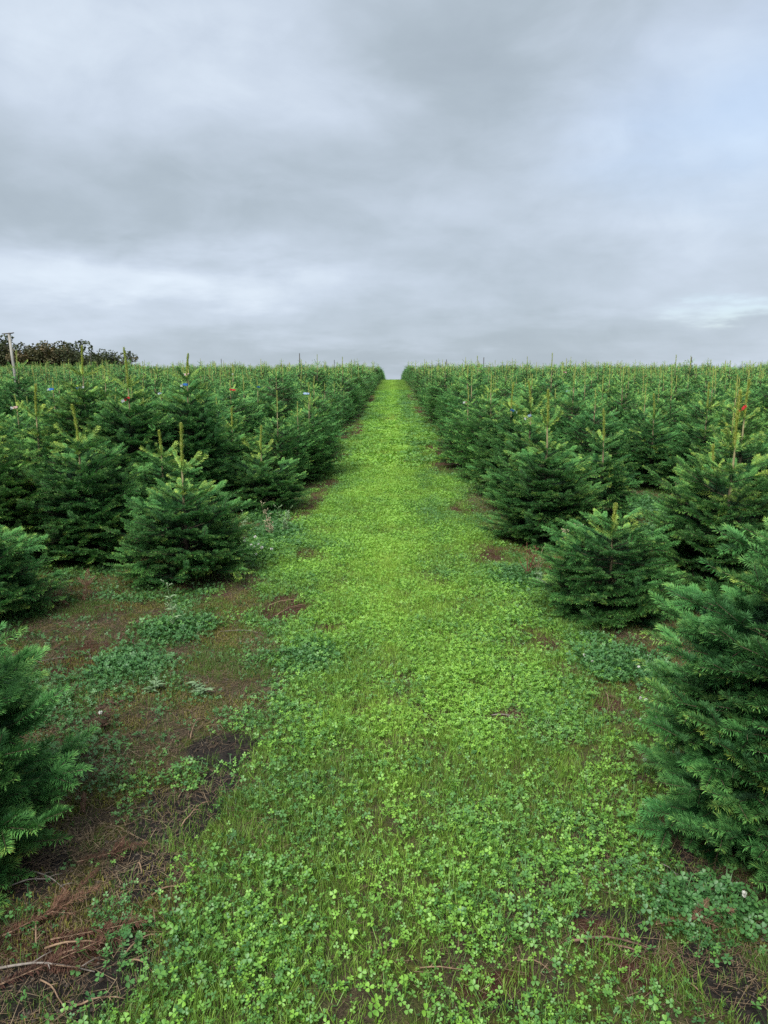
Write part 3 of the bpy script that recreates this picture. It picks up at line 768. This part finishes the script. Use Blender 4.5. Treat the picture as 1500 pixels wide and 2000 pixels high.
mk = masks(x, y); keep = (r.random(len(x)) < mk['inside'] * .55 * (1 - mk['rust'] * .9)) ; x, y = x[keep], y[keep]
emit('clover', x, y, r, r.uniform(.6, 1.0, len(x)), brightness(x, y) + r.normal(0, .12, len(x)), r.integers(0, 3, len(x)), CFAR, 'far clover in the mown path beyond the first trees', 'clover')
# grass
x, y, r = sample(150000, -3.8, 3.8, 1.2, 11.5, 3, 1)
mk = masks(x, y); gp = sstep(.36, .60, fbm(x * 1.9 + 40, y * 1.3, 68, 4))
den = np.maximum(mk['grass'] * (.40 + .60 * gp), .16 + .70 * sstep(.55, .68, fbm(x * 2.4, y * 2.4, 71, 3)) * (1 - mk['bare']))
keep = (r.random(len(x)) < den * .85) & infrust(x, y); x, y = x[keep], y[keep]; ins = mk['inside'][keep]
tone = brightness(x, y) + r.normal(0, .14, len(x)) - .12 * (1 - ins)
var = np.where(r.random(len(x)) < .10, r.integers(4, 6, len(x)), r.integers(0, 4, len(x)))
emit('grass', x, y, r, r.uniform(.6, 1.1, len(x)) * (1 - .25 * (1 - ins)), tone, var, GT, 'short grass of the mown path and the bare verge', 'grass', .2)
x, y, r = sample(42000, -3.2, 3.2, 10.5, 82, 4, 1)
mk = masks(x, y); keep = r.random(len(x)) < np.maximum(mk['inside'] * (1 - mk['rust'] * .92), .06); x, y = x[keep], y[keep]
emit('grass', x, y, r, r.uniform(.7, 1.15, len(x)), brightness(x, y) + .03 + r.normal(0, .12, len(x)), r.integers(0, 3, len(x)), GFAR, 'far grass of the mown path running up to the crest', 'grass', .1)
# straw and dead needles
x, y, r = sample(52000, -3.6, 3.6, 1.2, 13, 5, 1)
mk = masks(x, y); den = np.clip(.16 + .9 * mk['rust'] + .12 * mk['bare'] + .50 * (1 - mk['inside']), 0, 1)
keep = (r.random(len(x)) < den * .75) & infrust(x, y); x, y = x[keep], y[keep]; ru = mk['rust'][keep]
emit('needle_litter', x, y, r, r.uniform(.7, 1.4, len(x)), .62 - .42 * ru + r.normal(0, .2, len(x)), r.integers(0, 4, len(x)), ST, 'brown straw and dead needles lying on the soil', 'litter', .05)
# soil crumbs
def crumbs(rng):
    mb = MB()
    for i in range(10):
        a = rng.uniform(0, 6.28); q = .06 * math.sqrt(rng.random()); c = Vector((q * math.cos(a), q * math.sin(a), .001)); w = rng.uniform(.0015, .006)
        P = [c + Vector((x_ * w * rng.uniform(.7, 1.3), y_ * w * rng.uniform(.7, 1.3), z_ * w * .8)) for x_, y_, z_ in ((1, 0, 0), (0, 1, 0), (-1, 0, 0), (0, -1, 0), (0, 0, 1), (0, 0, -1))]
        mb.add(P, None, [(0, 1, 4), (1, 2, 4), (2, 3, 4), (3, 0, 4), (1, 0, 5), (2, 1, 5), (3, 2, 5), (0, 3, 5)], a=rng.uniform(.1, .9))
    return mb.mesh('soil_crumbs', [M_CRUMB], False)
M_CRUMB = leaf_mat('soil_crumb', ((0, (.020, .016, .013)), (.5, (.050, .041, .033)), (1, (.12, .10, .08))), .95, 0, .1)
x, y, r = sample(26000, -3.4, 3.0, 1.2, 7.5, 9, 1)
mk = masks(x, y); den = (1 - mk['inside']) * (.35 + .65 * mk['bare']); keep = (r.random(len(x)) < den) & infrust(x, y); x, y = x[keep], y[keep]
emit('soil_crumbs', x, y, r, r.uniform(.5, 1.5, len(x)), r.uniform(0, 1, len(x)), r.integers(0, 3, len(x)), [crumbs(rs) for _ in range(3)], 'small crumbs of dark soil on the bare verge', 'soil', .02)
# moss on the open corner
x, y, r = sample(40000, -3.4, 3.0, 1.2, 8, 6, 1)
mk = masks(x, y); den = (1 - mk['inside']) * (1 - mk['bare'] * .9) * sstep(.42, .54, fbm(x * 3.1, y * 3.1, 73, 4)) * (1 - mk['rust'] * .6)
keep = (r.random(len(x)) < den * .9) & infrust(x, y); x, y = x[keep], y[keep]
emit('moss', x, y, r, r.uniform(.7, 1.3, len(x)), r.uniform(.1, .9, len(x)), r.integers(0, 3, len(x)), MS, 'olive moss cushions on the bare verge', 'moss', .05)


# ------------------------------------------------------------------ hedge of broad-leaved trees beyond the crest on the left
M_HLEAF = leaf_mat('hedge_leaf', ((0, (.030, .044, .020)), (.35, (.062, .080, .034)), (.6, (.10, .088, .042)), (1, (.16, .095, .050))), .6, .1, .2)
M_HBARK = plain('hedge_bark', (.06, .05, .045), (.12, .10, .085), 8)
def hedge_tree_meshes(seed):
    r = np.random.default_rng(seed); mb = MB(); limbs = []
    mb.tube([(0, 0, -.2), (.05, 0, .25), (.02, .04, .55)], [.035, .028, .015], 6)
    for i in range(9):
        a = r.uniform(0, 6.28); z0 = r.uniform(.12, .4); L = r.uniform(.25, .5); p1 = (L * .6 * math.cos(a), L * .6 * math.sin(a), z0 + L * .5); p2 = (L * math.cos(a), L * math.sin(a), z0 + L * r.uniform(.8, 1.25))
        mb.tube([(0.02, 0, z0), p1, p2], [.014, .009, .004], 5); limbs.append(p2); limbs.append(p1)
    tr = mb.mesh('trunk', [M_HBARK])
    cen = np.array(limbs + [(r.normal(0, .25), r.normal(0, .25), r.uniform(.0, .85)) for _ in range(34)]); n = 5200
    ci = r.integers(0, len(cen), n); d = r.normal(0, 1, (n, 3)); d /= np.linalg.norm(d, axis=1)[:, None]
    p = cen[ci] + d * (r.uniform(.3, 1, n) ** .5 * .135)[:, None]; p[:, 2] = np.clip(p[:, 2], .02, 1.02 + .06 * r.random(n))
    u = r.normal(0, 1, (n, 3)); u /= np.linalg.norm(u, axis=1)[:, None]; w = np.cross(u, r.normal(0, 1, (n, 3))); w /= np.linalg.norm(w, axis=1)[:, None]
    h = r.uniform(.011, .022, n)[:, None]
    V = np.stack([p - u * h * 1.3, p + w * h, p + u * h * 1.3, p - w * h], 1).reshape(-1, 3)
    ct = r.uniform(0, 1, len(cen))
    cr = new_mesh('crown', V, [np.arange(n * 4).reshape(n, 4)], [M_HLEAF], None, False, {'tint': np.repeat(np.clip(ct[ci] + r.normal(0, .2, n), 0, 1), 4)})
    return tr, cr
HT = [hedge_tree_meshes(60 + k) for k in range(4)]
r = np.random.default_rng(77)
HX = [(-40, 656, 'tallest hedge tree at the left photo edge on the skyline'), (12, 664, 'brownish hedge tree behind the perch pole'), (44, 668, 'low rusty hedge tree just right of the perch pole'),
      (82, 664, 'dark green hedge tree rising second highest in the skyline hedge'), (112, 668, 'hedge tree in the middle of the skyline hedge, brown and green'),
      (140, 677, 'rusty brown hedge tree left of the tall blue-tagged fir leader'), (170, 680, 'hedge tree right of the tall blue-tagged fir leader'), (196, 682, 'feathery hedge tree near the lower end of the skyline hedge'),
      (220, 691, 'small hedge tree third from the low end of the hedge'), (243, 702, 'small hedge bush second from the low end of the hedge'), (262, 711, 'lowest hedge bush where the skyline hedge ends')]
for i, (px, py, lab) in enumerate(HX):
    Y = 97 + r.uniform(-2, 2); p = at_y(px, py, Y); z0 = float(zg(p.x, Y)); h = p.z - z0
    root = link('hedge_tree', None); root.location = (p.x, Y, z0); root.rotation_euler.z = r.uniform(0, 6.28); wd = max(4.6, h * 1.15) * r.uniform(.95, 1.15)
    root.scale = (wd, wd, h); tag(root, lab, 'hedge tree', 'hedge of broad-leaved trees on the skyline')
    tr, cr = HT[i % 4]; link('trunk', tr, root); o = link('crown', cr, root); o['tone'] = float(r.uniform(.05, .55))
# ------------------------------------------------------------------ perch pole, stakes
M_WOODG = plain('weathered_wood', (.20, .19, .17), (.36, .35, .31), 30, .9, .4, (1, 1, .12))
M_STAKE = plain('stake_wood', (.055, .050, .045), (.11, .10, .09), 30, .9)
Yp = 16.0; top = at_y(19, 653, Yp); bot = at_y(37, 790, Yp); gz = float(zg(bot.x, Yp)); k = (gz - .3 - top.z) / (bot.z - top.z)
root = link('perch_pole', None); root.location = (top.x + (bot.x - top.x) * k, Yp, gz)
tag(root, 'leaning grey wooden bird perch pole with a thin crossbar, among the left firs', 'pole')
O = Vector(root.location)
mb = MB(); pts = [Vector((top.x + (bot.x - top.x) * k, Yp, gz - .3)), Vector((top.x, Yp, top.z))]; pts = [pts[0].lerp(pts[1], t) + Vector((.012 * math.sin(5 * t), 0, 0)) - O for t in (0, .25, .5, .75, 1)]
mb.tube(pts, [.034, .033, .032, .030, .028], 10); link('post', mb.mesh('post', [M_WOODG], True), root)
e0, e1 = at_y(4, 652, Yp) - O, at_y(27, 650, Yp - .05) - O; mid = Vector((top.x, Yp, top.z + .012)) - O
mb = MB(); mb.tube([e0, mid + Vector((0, 0, .002)), e1], [.009, .017, .011], 7); mb.tube([mid - Vector((0, 0, .03)), mid + Vector((0, 0, .02))], .022, 7)
link('crossbar', mb.mesh('crossbar', [M_STAKE], True), root)
for (px, py, Y, lab) in ((585, 690, 42, 'thin dark stake on the skyline left of the path, tallest on that side'), (945, 698, 48, 'taller of two thin stakes on the skyline just right of the path'),
        (872, 702, 55, 'shorter thin stake on the skyline, first right of the path'), (1351, 697, 45, 'lone leaning stake on the skyline far right'), (432, 701, 50, 'thin stake on the skyline between the twin-leader fir and the path'),
        (653, 703, 58, 'short thin stake on the skyline closest left of the path'), (177, 689, 60, 'pale thin stake standing in front of the skyline hedge')):
    p = at_y(px, py, Y); z0 = float(zg(p.x, Y)); mb = MB(); ln_ = (.10 if px == 1351 else .02)
    mb.tube([(-ln_, 0, -.2), (0, 0, p.z - z0)], .024, 6); o = link('stake', mb.mesh('stake', [M_STAKE])); o.location = (p.x, Y, z0); tag(o, lab, 'stake', 'stakes standing up from the fir field')

# ------------------------------------------------------------------ tags on the stems
def tagmat(name, c):
    m, g, b = mat(name); b.inputs['Base Color'].default_value = (*c, 1); b.inputs['Roughness'].default_value = .4; return m
TM = dict(blue=tagmat('tag_blue', (.035, .15, .48)), white=tagmat('tag_white', (.52, .54, .56)), red=tagmat('tag_red', (.50, .030, .035)), pale=tagmat('tag_pale_blue', (.33, .45, .62)), brown=tagmat('tag_brown', (.22, .12, .08)), pink=tagmat('tag_pink', (.62, .40, .38)))
def make_tag(loc, az, c1, c2, lab, size=1.0, tilt=0.0):
    root = link('tag', None); root.location = loc; root.rotation_euler = (0, tilt, az); root.scale = (size,) * 3
    tag(root, lab, 'tag', 'coloured tags on fir stems')
    mb = MB(); n_ = 10; a = [2 * PI * i / n_ for i in range(n_ + 1)]
    V = [(.0085 * math.cos(t), .0085 * math.sin(t), z) for z in (-.011, .011) for t in a] + [(.0097 * math.cos(t), .0097 * math.sin(t), z) for z in (-.011, .011) for t in a]
    m_ = n_ + 1; mb.add(V, [(i, i + 1, m_ + i + 1, m_ + i) for i in range(n_)] + [(2 * m_ + i, 3 * m_ + i, 3 * m_ + i + 1, 2 * m_ + i + 1) for i in range(n_)] + [(m_ + i, m_ + i + 1, 3 * m_ + i + 1, 3 * m_ + i) for i in range(n_)])
    link('loop', mb.mesh('loop', [TM[c1]]), root)
    for nm, x0, x1, cc, off in (('flag', .008, .047, c1, 0), ('flag_end', .047, .078, c2, .0)):
        mb = MB(); xs_ = np.linspace(x0, x1, 4); V = []
        for dy_ in (-.0008, .0008):
            for x_ in xs_: w = .006 * math.sin(x_ * 60) + dy_; V += [(x_, w, -.013 - .15 * (x_ - .008)), (x_, w, .013 - .15 * (x_ - .008))]
        Qd = []
        for i in range(3): Qd += [(2 * i, 2 * i + 2, 2 * i + 3, 2 * i + 1), (8 + 2 * i, 8 + 2 * i + 1, 8 + 2 * i + 3, 8 + 2 * i + 2), (2 * i + 1, 2 * i + 3, 8 + 2 * i + 3, 8 + 2 * i + 1), (2 * i, 8 + 2 * i, 8 + 2 * i + 2, 2 * i + 2)]
        Qd += [(0, 1, 9, 8), (6, 14, 15, 7)]
        mb.add(V, Qd); link(nm, mb.mesh(nm, [TM[cc]]), root)
def named(key): return next(t for t in TREES if t.get('named') and key in t['label'])
for (key, py, az, c1, c2, lab, tilt) in (
        ('blue tag, behind', 757, PI, 'white', 'blue', 'blue and white tag on the skyline fir behind the dome-shaped fir', 0),
        ('red and white tag', 777, PI + .3, 'red', 'white', 'red and white slanted tag on the blue-green skyline fir', .35),
        ('twin bare leaders', 751, PI - .2, 'blue', 'white', 'bright blue and white tag on the twin-leader fir', 0),
        ('pale blue tag', 769, PI + .4, 'pale', 'pale', 'pale blue tag on the fir with the long bare leader', -.2),
        ('light blue tag', 811, PI * .8, 'pale', 'white', 'light blue and white tag on the pinkish stem right of the path', .4),
        ('deep blue tag', 800, .2, 'blue', 'white', 'deep blue tag on the yellow-leader fir right of the path', .3),
        ('with red tag', 793, PI, 'red', 'red', 'crumpled red tag near the right photo edge', .6),
        ('brown and white', 785, PI + .1, 'brown', 'white', 'brown and white tag on the right front-row fir', 0)):
    t = named(key); z = at_y(750, py, t['y']).z
    make_tag((t['x'], t['y'] - .002, z), az, c1, c2, lab, 1.0, tilt)
def projx(t): return VPX + (t['x'] / t['y']) * FPX
used_t = set()
for (px, py, Y0, c1, c2, lab, az) in (
        (83, 776, 8.5, 'blue', 'white', 'blue tag low between the leftmost star-top fir and the blue-tagged skyline fir', PI), (388, 751, 9.5, 'pink', 'white', 'pinkish tag just right of the twin-leader fir', PI), (460, 773, 12, 'red', 'red', 'red tag in the left field above the yellowish three-armed fir', .2),
        (559, 757, 15, 'red', 'red', 'small bright red tag in the left field nearest the path', 1.0), (525, 806, 10.5, 'blue', 'blue', 'dull blue tag low in front of the left field', 1.2), (317, 750, 12, 'pale', 'white', 'pale tag left of the twin-leader fir', 2.5),
        (452, 747, 19, 'white', 'pale', 'tiny white tag far in the left field', 2), (1130, 757, 16, 'white', 'pale', 'white tag in the right field, nearest the path', PI), (12, 772, 9, 'pink', 'white', 'pinkish tag at the left photo edge below the perch pole', PI), (1105, 750, 20, 'brown', 'pink', 'brownish tag far in the right field', 0)):
    best = min((t for t in single if 'label' not in t and id(t) not in used_t), key=lambda t: abs(projx(t) - px) / 12 + abs(t['y'] - Y0) * .8)
    used_t.add(id(best)); c = CROWNS[best['v']]
    make_tag((best['x'], best['y'] - .004, best['z'] + best['s'] * (c['H'] - c['lead'] * .75)), az, c1, c2, lab, 1.1)

# ------------------------------------------------------------------ fallen twigs, dead sprays
M_TWIGD = plain('dead_twig', (.13, .075, .045), (.27, .18, .11), 60, .85, .3)
M_TWIGG = plain('grey_twig', (.12, .10, .085), (.24, .21, .18), 60, .85, .3)
M_ROOT = plain('root_bark', (.10, .055, .040), (.20, .12, .085), 50, .85, .4)
def twig(x0, y0, x1, y1, rad, m, lab, stubs=5, seed=0, bend=.03, name='twig'):
    r = np.random.default_rng(seed); a, b = ground_at(x0, y0), ground_at(x1, y1); L = (b - a).length; sd_ = Vector((-(b - a).y, (b - a).x, 0)).normalized(); pts = []
    for i in range(7):
        t = i / 6; p = a.lerp(b, t) + sd_ * (math.sin(t * PI) * bend * L + r.normal(0, .008 * L)); p.z = float(zg(p.x, p.y)) + rad + .004 + .012 * math.sin(t * PI); pts.append(p)
    mb = MB(); c = pts[0].copy(); loc = [p - c for p in pts]; rad = rad * .62; mb.tube(loc, [rad * (1 - .55 * i / 6) for i in range(7)], 6)
    for k in range(stubs):
        i = int(r.integers(1, 6)); d = (loc[i] - loc[i - 1]).normalized(); q = d * math.cos(.9) + sd_ * (math.sin(.9) * r.choice([-1, 1])); q.z += r.uniform(0, .25); l = L * r.uniform(.08, .22)
        mb.tube([loc[i], loc[i] + q * l * .5, loc[i] + q * l + Vector((0, 0, -.004))], [rad * .5, rad * .4, rad * .2], 5)
    o = link(name, mb.mesh(name, [m], True)); o.location = c; tag(o, lab, name, 'fallen twigs on the ground'); return o
for i, a in enumerate(((0, 1897, 185, 1906, .0062, M_TWIGG, 'longest pale twig lying level at the lower left photo edge', 3), (88, 1858, 212, 1850, .0055, M_TWIGD, 'pinkish-brown twig above the longest pale twig at lower left', 4), (108, 1872, 205, 1864, .0045, M_TWIGD, 'thin dark twig tight below the pinkish-brown twig', 5),
        (145, 1972, 245, 1955, .0048, M_TWIGD, 'brown twig lowest in the lower left corner, near the grass edge', 4), (80, 1918, 130, 1982, .0042, M_TWIGD, 'brown twig slanting down below the longest pale twig', 2), (297, 1753, 354, 1738, .0050, M_TWIGD, 'short tan twig with a forked end beside the clover edge', 3),
        (355, 1618, 404, 1568, .0046, M_TWIGD, 'orange-brown twig on the bare dark soil patch', 3), (372, 1446, 391, 1404, .0042, M_TWIGD, 'reddish twig standing out above the upper bare soil patch', 2), (70, 1860, 80, 1770, .0045, M_TWIGD, 'brown twig pointing away from the camera beside the brown fir spray', 6),
        (0, 1745, 102, 1722, .0050, M_TWIGG, 'grey forked twig under the nearest left fir', 3), (60, 1705, 130, 1745, .0042, M_TWIGG, 'grey twig crossing the forked twig under the nearest left fir', 4), (245, 1868, 306, 1828, .0048, M_TWIGD, 'dark brown twig at the lower left clover edge', 5), (255, 1880, 300, 1905, .0045, M_TWIGD, 'curved twig reaching into the lower left clover', 2),
        (270, 1690, 277, 1710, .0050, M_TWIGD, 'stubby orange wood chip on the bare left verge', 0), (300, 1780, 303, 1822, .0028, M_TWIGD, 'thin upright-lying twig beside the clover in lower left', 2), (1182, 1352, 1186, 1392, .0042, M_TWIGD, 'reddish twig in the clover left of the nearest right fir', 2),
        (960, 1400, 1015, 1408, .0050, M_TWIGG, 'dark twig in the small brown patch right of the path centre', 4), (1330, 1920, 1380, 1960, .0040, M_TWIGD, 'orange twig low in the right corner', 2), (1290, 1690, 1330, 1730, .0036, M_TWIGG, 'pale twig beside the nearest right fir', 2), (1015, 1105, 1046, 1166, .0055, M_TWIGD, 'tan stick leaning in the dead weed at the right path edge', 3),
        (525, 1185, 585, 1172, .0050, M_TWIGD, 'pale twig across the brown litter patch left of the path', 5), (540, 1205, 590, 1182, .0045, M_TWIGD, 'second twig crossing in the brown litter patch left of the path', 4), (430, 1235, 520, 1240, .0030, M_TWIGG, 'thin twig between clover clump and brown litter patch', 2), (170, 1275, 178, 1290, .004, M_TWIGG, 'short pale twig on the upper left bare verge', 1),
        (60, 1300, 150, 1285, .0030, M_TWIGG, 'long thin straw-coloured twig on the upper left verge', 2), (820, 1895, 940, 1912, .0035, M_TWIGD, 'thin dry stalk in the brown patch low in the middle', 2), (1010, 1880, 1075, 1900, .0035, M_TWIGD, 'broken stalk at the right end of the low middle brown patch', 3))):
    twig(*a, seed=i)
o = twig(1105, 1848, 1272, 1862, .0075, M_ROOT, 'curved reddish root lying on the bare patch at lower right', 4, 90, .10); o.name = 'root'; o['category'] = 'root'; del o['group']
o = twig(1180, 1850, 1255, 1868, .006, M_ROOT, 'thinner root forking under the curved root at lower right', 3, 91, -.05); o.name = 'root'; o['category'] = 'root'; del o['group']
M_DEAD = leaf_mat('dead_needles', ((0, (.045, .016, .011)), (.4, (.095, .042, .026)), (.75, (.16, .085, .052)), (1, (.24, .15, .10))), .85, 0)
DEADM = []
for k, n_ in enumerate((2, 2, 3, 1)):
    me = seg_mesh('dead_spray', np.random.default_rng(40 + k), BR[n_][k % len(BR[n_])], 900, .0026, ln=.026); me.materials[0] = M_DEAD; me.materials[1] = M_TWIGD; DEADM.append(me)
for i, (px, py, sz, az, pitch, v, tn, lab) in enumerate(((165, 1176, .75, 1.7, 55, 0, .75, 'tan fir spray standing upright at the foot of the dome-shaped fir'), (135, 1185, .8, 2.6, 12, 1, .6, 'tan fir spray lying left of the upright one'), (185, 1190, .6, .2, 8, 3, .6, 'small tan fir spray lying right of the upright one'),
        (150, 1745, .55, 1.2, 6, 3, .15, 'small deep red dead fir spray under the nearest left fir'), (5, 1835, .85, .6, 8, 1, .55, 'large pale brown dead fir spray at the left photo edge'), (-10, 1935, .9, .5, 6, 0, .1, 'reddish dead fir spray at the left edge below the longest twig'),
        (100, 1842, .9, .2, 4, 0, .45, 'brown dead fir spray beneath the pinkish-brown twig'), (163, 1592, .6, 1.9, 10, 3, .6, 'little orange dead spray at the tip of the nearest left fir'), (150, 1690, .7, .3, 6, 1, .35, 'brown dead spray on the mossy verge below the nearest left fir'), (235, 1840, .55, 1.3, 5, 3, .6, 'orange-brown dead spray near the clover edge at lower left'),
        (1280, 1812, .75, .1, 6, 1, .7, 'orange dead fir spray lying right of the curved root'), (265, 1232, .5, .5, 5, 3, .1, 'red dead spray beside the upper clover clump'), (105, 1270, .5, 1.1, 12, 3, .35, 'pinkish dead spray on the upper left verge'), (150, 1305, .45, .3, 12, 3, .35, 'pinkish dead spray nearest the middle clover clump'))):
    p = ground_at(px, py); o = link('dead_spray', DEADM[v]); o.location = (p.x, p.y, p.z + .012); o.rotation_euler = (0, -R(pitch), az); o.scale = (sz,) * 3; o['tone'] = tn; tag(o, lab, 'dead spray', 'dead brown fir sprays on the ground')

# ------------------------------------------------------------------ weeds and clover flowers
M_DRYRED = leaf_mat('dead_weed', ((0, (.09, .032, .024)), (.5, (.18, .07, .045)), (1, (.30, .18, .11))), .85, 0)
M_DRYTAN = leaf_mat('dry_weed', ((0, (.14, .12, .06)), (.5, (.27, .22, .12)), (1, (.42, .38, .26))), .85, .1)
M_PALEW = leaf_mat('pale_weed', ((0, (.09, .16, .075)), (.5, (.19, .28, .14)), (1, (.38, .46, .30))), .7, .1)
M_FLOW = tagmat('clover_flower_white', (.72, .72, .66))
def weed(px, py, top_py, n_, m, lab, spread=.10, seeds=True, leaves=0, seed=0, thick=.0022, tone=.5):
    r = np.random.default_rng(seed); p = ground_at(px, py); h = max(.06, at_y(px, top_py, p.y).z - p.z)
    root = link('weed', None); root.location = p; tag(root, lab, 'weed')
    for k in range(n_):
        mb = MB(); a = r.uniform(0, 6.28); b = spread * r.uniform(.2, 1); hh = h * (1 if k == 0 else r.uniform(.5, .95)); top_ = Vector((b * math.cos(a), b * math.sin(a), hh)); pts = [Vector((top_.x * t ** 1.5 * .9, top_.y * t ** 1.5, hh * t - .01)) + Vector((r.normal(0, .004), r.normal(0, .004), 0)) for t in (0, .25, .5, .75, 1)]
        mb.tube(pts, [thick, thick * .9, thick * .8, thick * .65, thick * .4], 5, a=.45)
        for j in range(int(5 + 6 * r.random())):
            i = int(r.integers(1, 5)); an = r.uniform(0, 6.28); l = hh * r.uniform(.08, .24); q = Vector((math.cos(an) * .7, math.sin(an) * .7, r.uniform(.3, .9))); mb.tube([pts[i], pts[i] + q * l], [thick * .5, thick * .25], 4, a=.55)
            if seeds:
                for s_ in range(4):
                    c = pts[i] + q * l * (1 - .12 * s_); w = .0045; o3 = Vector((r.normal(0, .003), r.normal(0, .003), 0)); mb.add([c + o3 + Vector(v_) * w for v_ in ((1, 0, 0), (0, 1, 0), (-1, 0, 0), (0, -1, 0), (0, 0, 1.5), (0, 0, -1))], None, [(0, 1, 4), (1, 2, 4), (2, 3, 4), (3, 0, 4), (1, 0, 5), (2, 1, 5), (3, 2, 5), (0, 3, 5)], a=r.uniform(.5, 1))
        for j in range(leaves):
            i = int(r.integers(0, 4)); an = r.uniform(0, 6.28); l = r.uniform(.03, .06); d = Vector((math.cos(an), math.sin(an), .3)); sd_ = Vector((-math.sin(an), math.cos(an), 0)) * l * .16; c = pts[i]
            mb.add([c, c + d * l * .5 + sd_, c + d * l - Vector((0, 0, .01)), c + d * l * .5 - sd_], [(0, 1, 2, 3)], a=r.uniform(.2, .8))
        o = link('stem', mb.mesh('stem', [m]), root); o['tone'] = tone
weed(340, 1232, 1142, 2, M_PALEW, 'tall pale green weed in front of the lone front corner fir', .03, True, 14, 1, .0026)
weed(1030, 1128, 1060, 9, M_DRYRED, 'dead reddish bushy weed at the right path edge below the star-whorl fir', .16, False, 0, 2, .0028, .4)
weed(1050, 1118, 1070, 6, M_DRYTAN, 'dry tan twiggy weed beside the dead reddish weed', .12, False, 0, 3)
weed(1112, 1118, 1032, 3, M_DRYTAN, 'tall dry weed stem with a seed head between the star-whorl fir and squat fir', .05, True, 2, 4, .002, .7)
weed(1075, 1125, 1085, 5, M_DRYRED, 'clump of dead red stems left of the squat fir', .08, False, 0, 5)
weed(528, 1050, 985, 4, M_DRYTAN, 'dry tan seeding weed in front of the short left path-edge fir', .16, True, 3, 6, .0016, .7)
weed(558, 1045, 990, 5, M_PALEW, 'greenish seeding weed right of the dry tan one at the left path edge', .10, True, 8, 7)
weed(478, 1040, 1000, 4, M_PALEW, 'small pale weed left of the dry tan seeding weed', .08, True, 5, 8)
weed(200, 1425, 1375, 7, M_STRAW, 'dark dead weed stems on the verge above the nearest left fir', .10, True, 0, 9, .002, .1)
weed(1312, 985, 940, 6, M_DRYTAN, 'dry weed tangle at the far end of the grassy gap on the right', .18, False, 0, 10)
weed(1198, 1065, 1022, 5, M_DRYRED, 'dead weed stems behind the squat fir by the grassy gap', .10, False, 0, 11, .002, .3)
weed(1050, 1150, 1110, 4, M_PALEW, 'pale thistle-like weed beside the dead reddish weed', .06, False, 16, 12)
weed(390, 1355, 1328, 6, M_PALEW, 'silvery grey low weed on the verge right of the middle clover clump', .12, False, 8, 13, .002, .1)
weed(300, 1350, 1322, 5, M_PALEW, 'silvery low weed under the middle clover clump', .10, False, 8, 14, .002, .05)
def flower_mesh():
    r = np.random.default_rng(3); mb = MB(); mb.tube([(0, 0, -.02), (.003, 0, .05), (0, 0, .09)], .0012, 5, 0, a=.4)
    for i in range(46):
        z_ = 1 - 2 * (i + .5) / 46; a = i * 2.399; q = Vector((math.sqrt(1 - z_ * z_) * math.cos(a), math.sqrt(1 - z_ * z_) * math.sin(a), z_)); c = Vector((0, 0, .094)); s_ = q.orthogonal().normalized() * .0022
        mb.add([c + q * .002 - s_ * 1.5, c + q * .002 + s_ * 1.5, c + q * .0092 + Vector((0, 0, .002))], None, [(0, 1, 2)], 1)
    return mb.mesh('clover_flower', [M_CLOVER, M_FLOW])
FM = flower_mesh(); r = np.random.default_rng(8)
for (px, py, lab, grp) in [(a_, b_, 'white clover flower head in the patch by the lone front corner fir', 'white clover flowers left of the path') for a_, b_ in ((482, 1062), (500, 1064), (492, 1072), (510, 1072), (506, 1082), (517, 1086), (503, 1090), (489, 1088), (512, 1079), (474, 1069), (524, 1090), (497, 1080))] + \
        [(a_, b_, 'white clover flower head in the clover beside the nearest right fir', 'white clover flowers right of the path') for a_, b_ in ((1138, 1293), (1155, 1310), (1245, 1313), (1250, 1376), (1267, 1385), (1255, 1424), (1284, 1422), (1256, 1508), (1290, 1432))] + \
        [(1440, 1790, 'clover flower head alone under the nearest right fir', None), (195, 1420, 'white clover flower head alone on the bare left verge', None)]:
    p = ground_at(px, py + 10); o = link('clover_flower', FM); o.location = (p.x, p.y, p.z - .02); s_ = r.uniform(.9, 1.3) * (1.15 if px < 600 else .9); o.scale = (s_,) * 3; o.rotation_euler = (r.uniform(-.2, .2), r.uniform(-.2, .2), r.uniform(0, 6)); tag(o, lab, 'flower', grp)
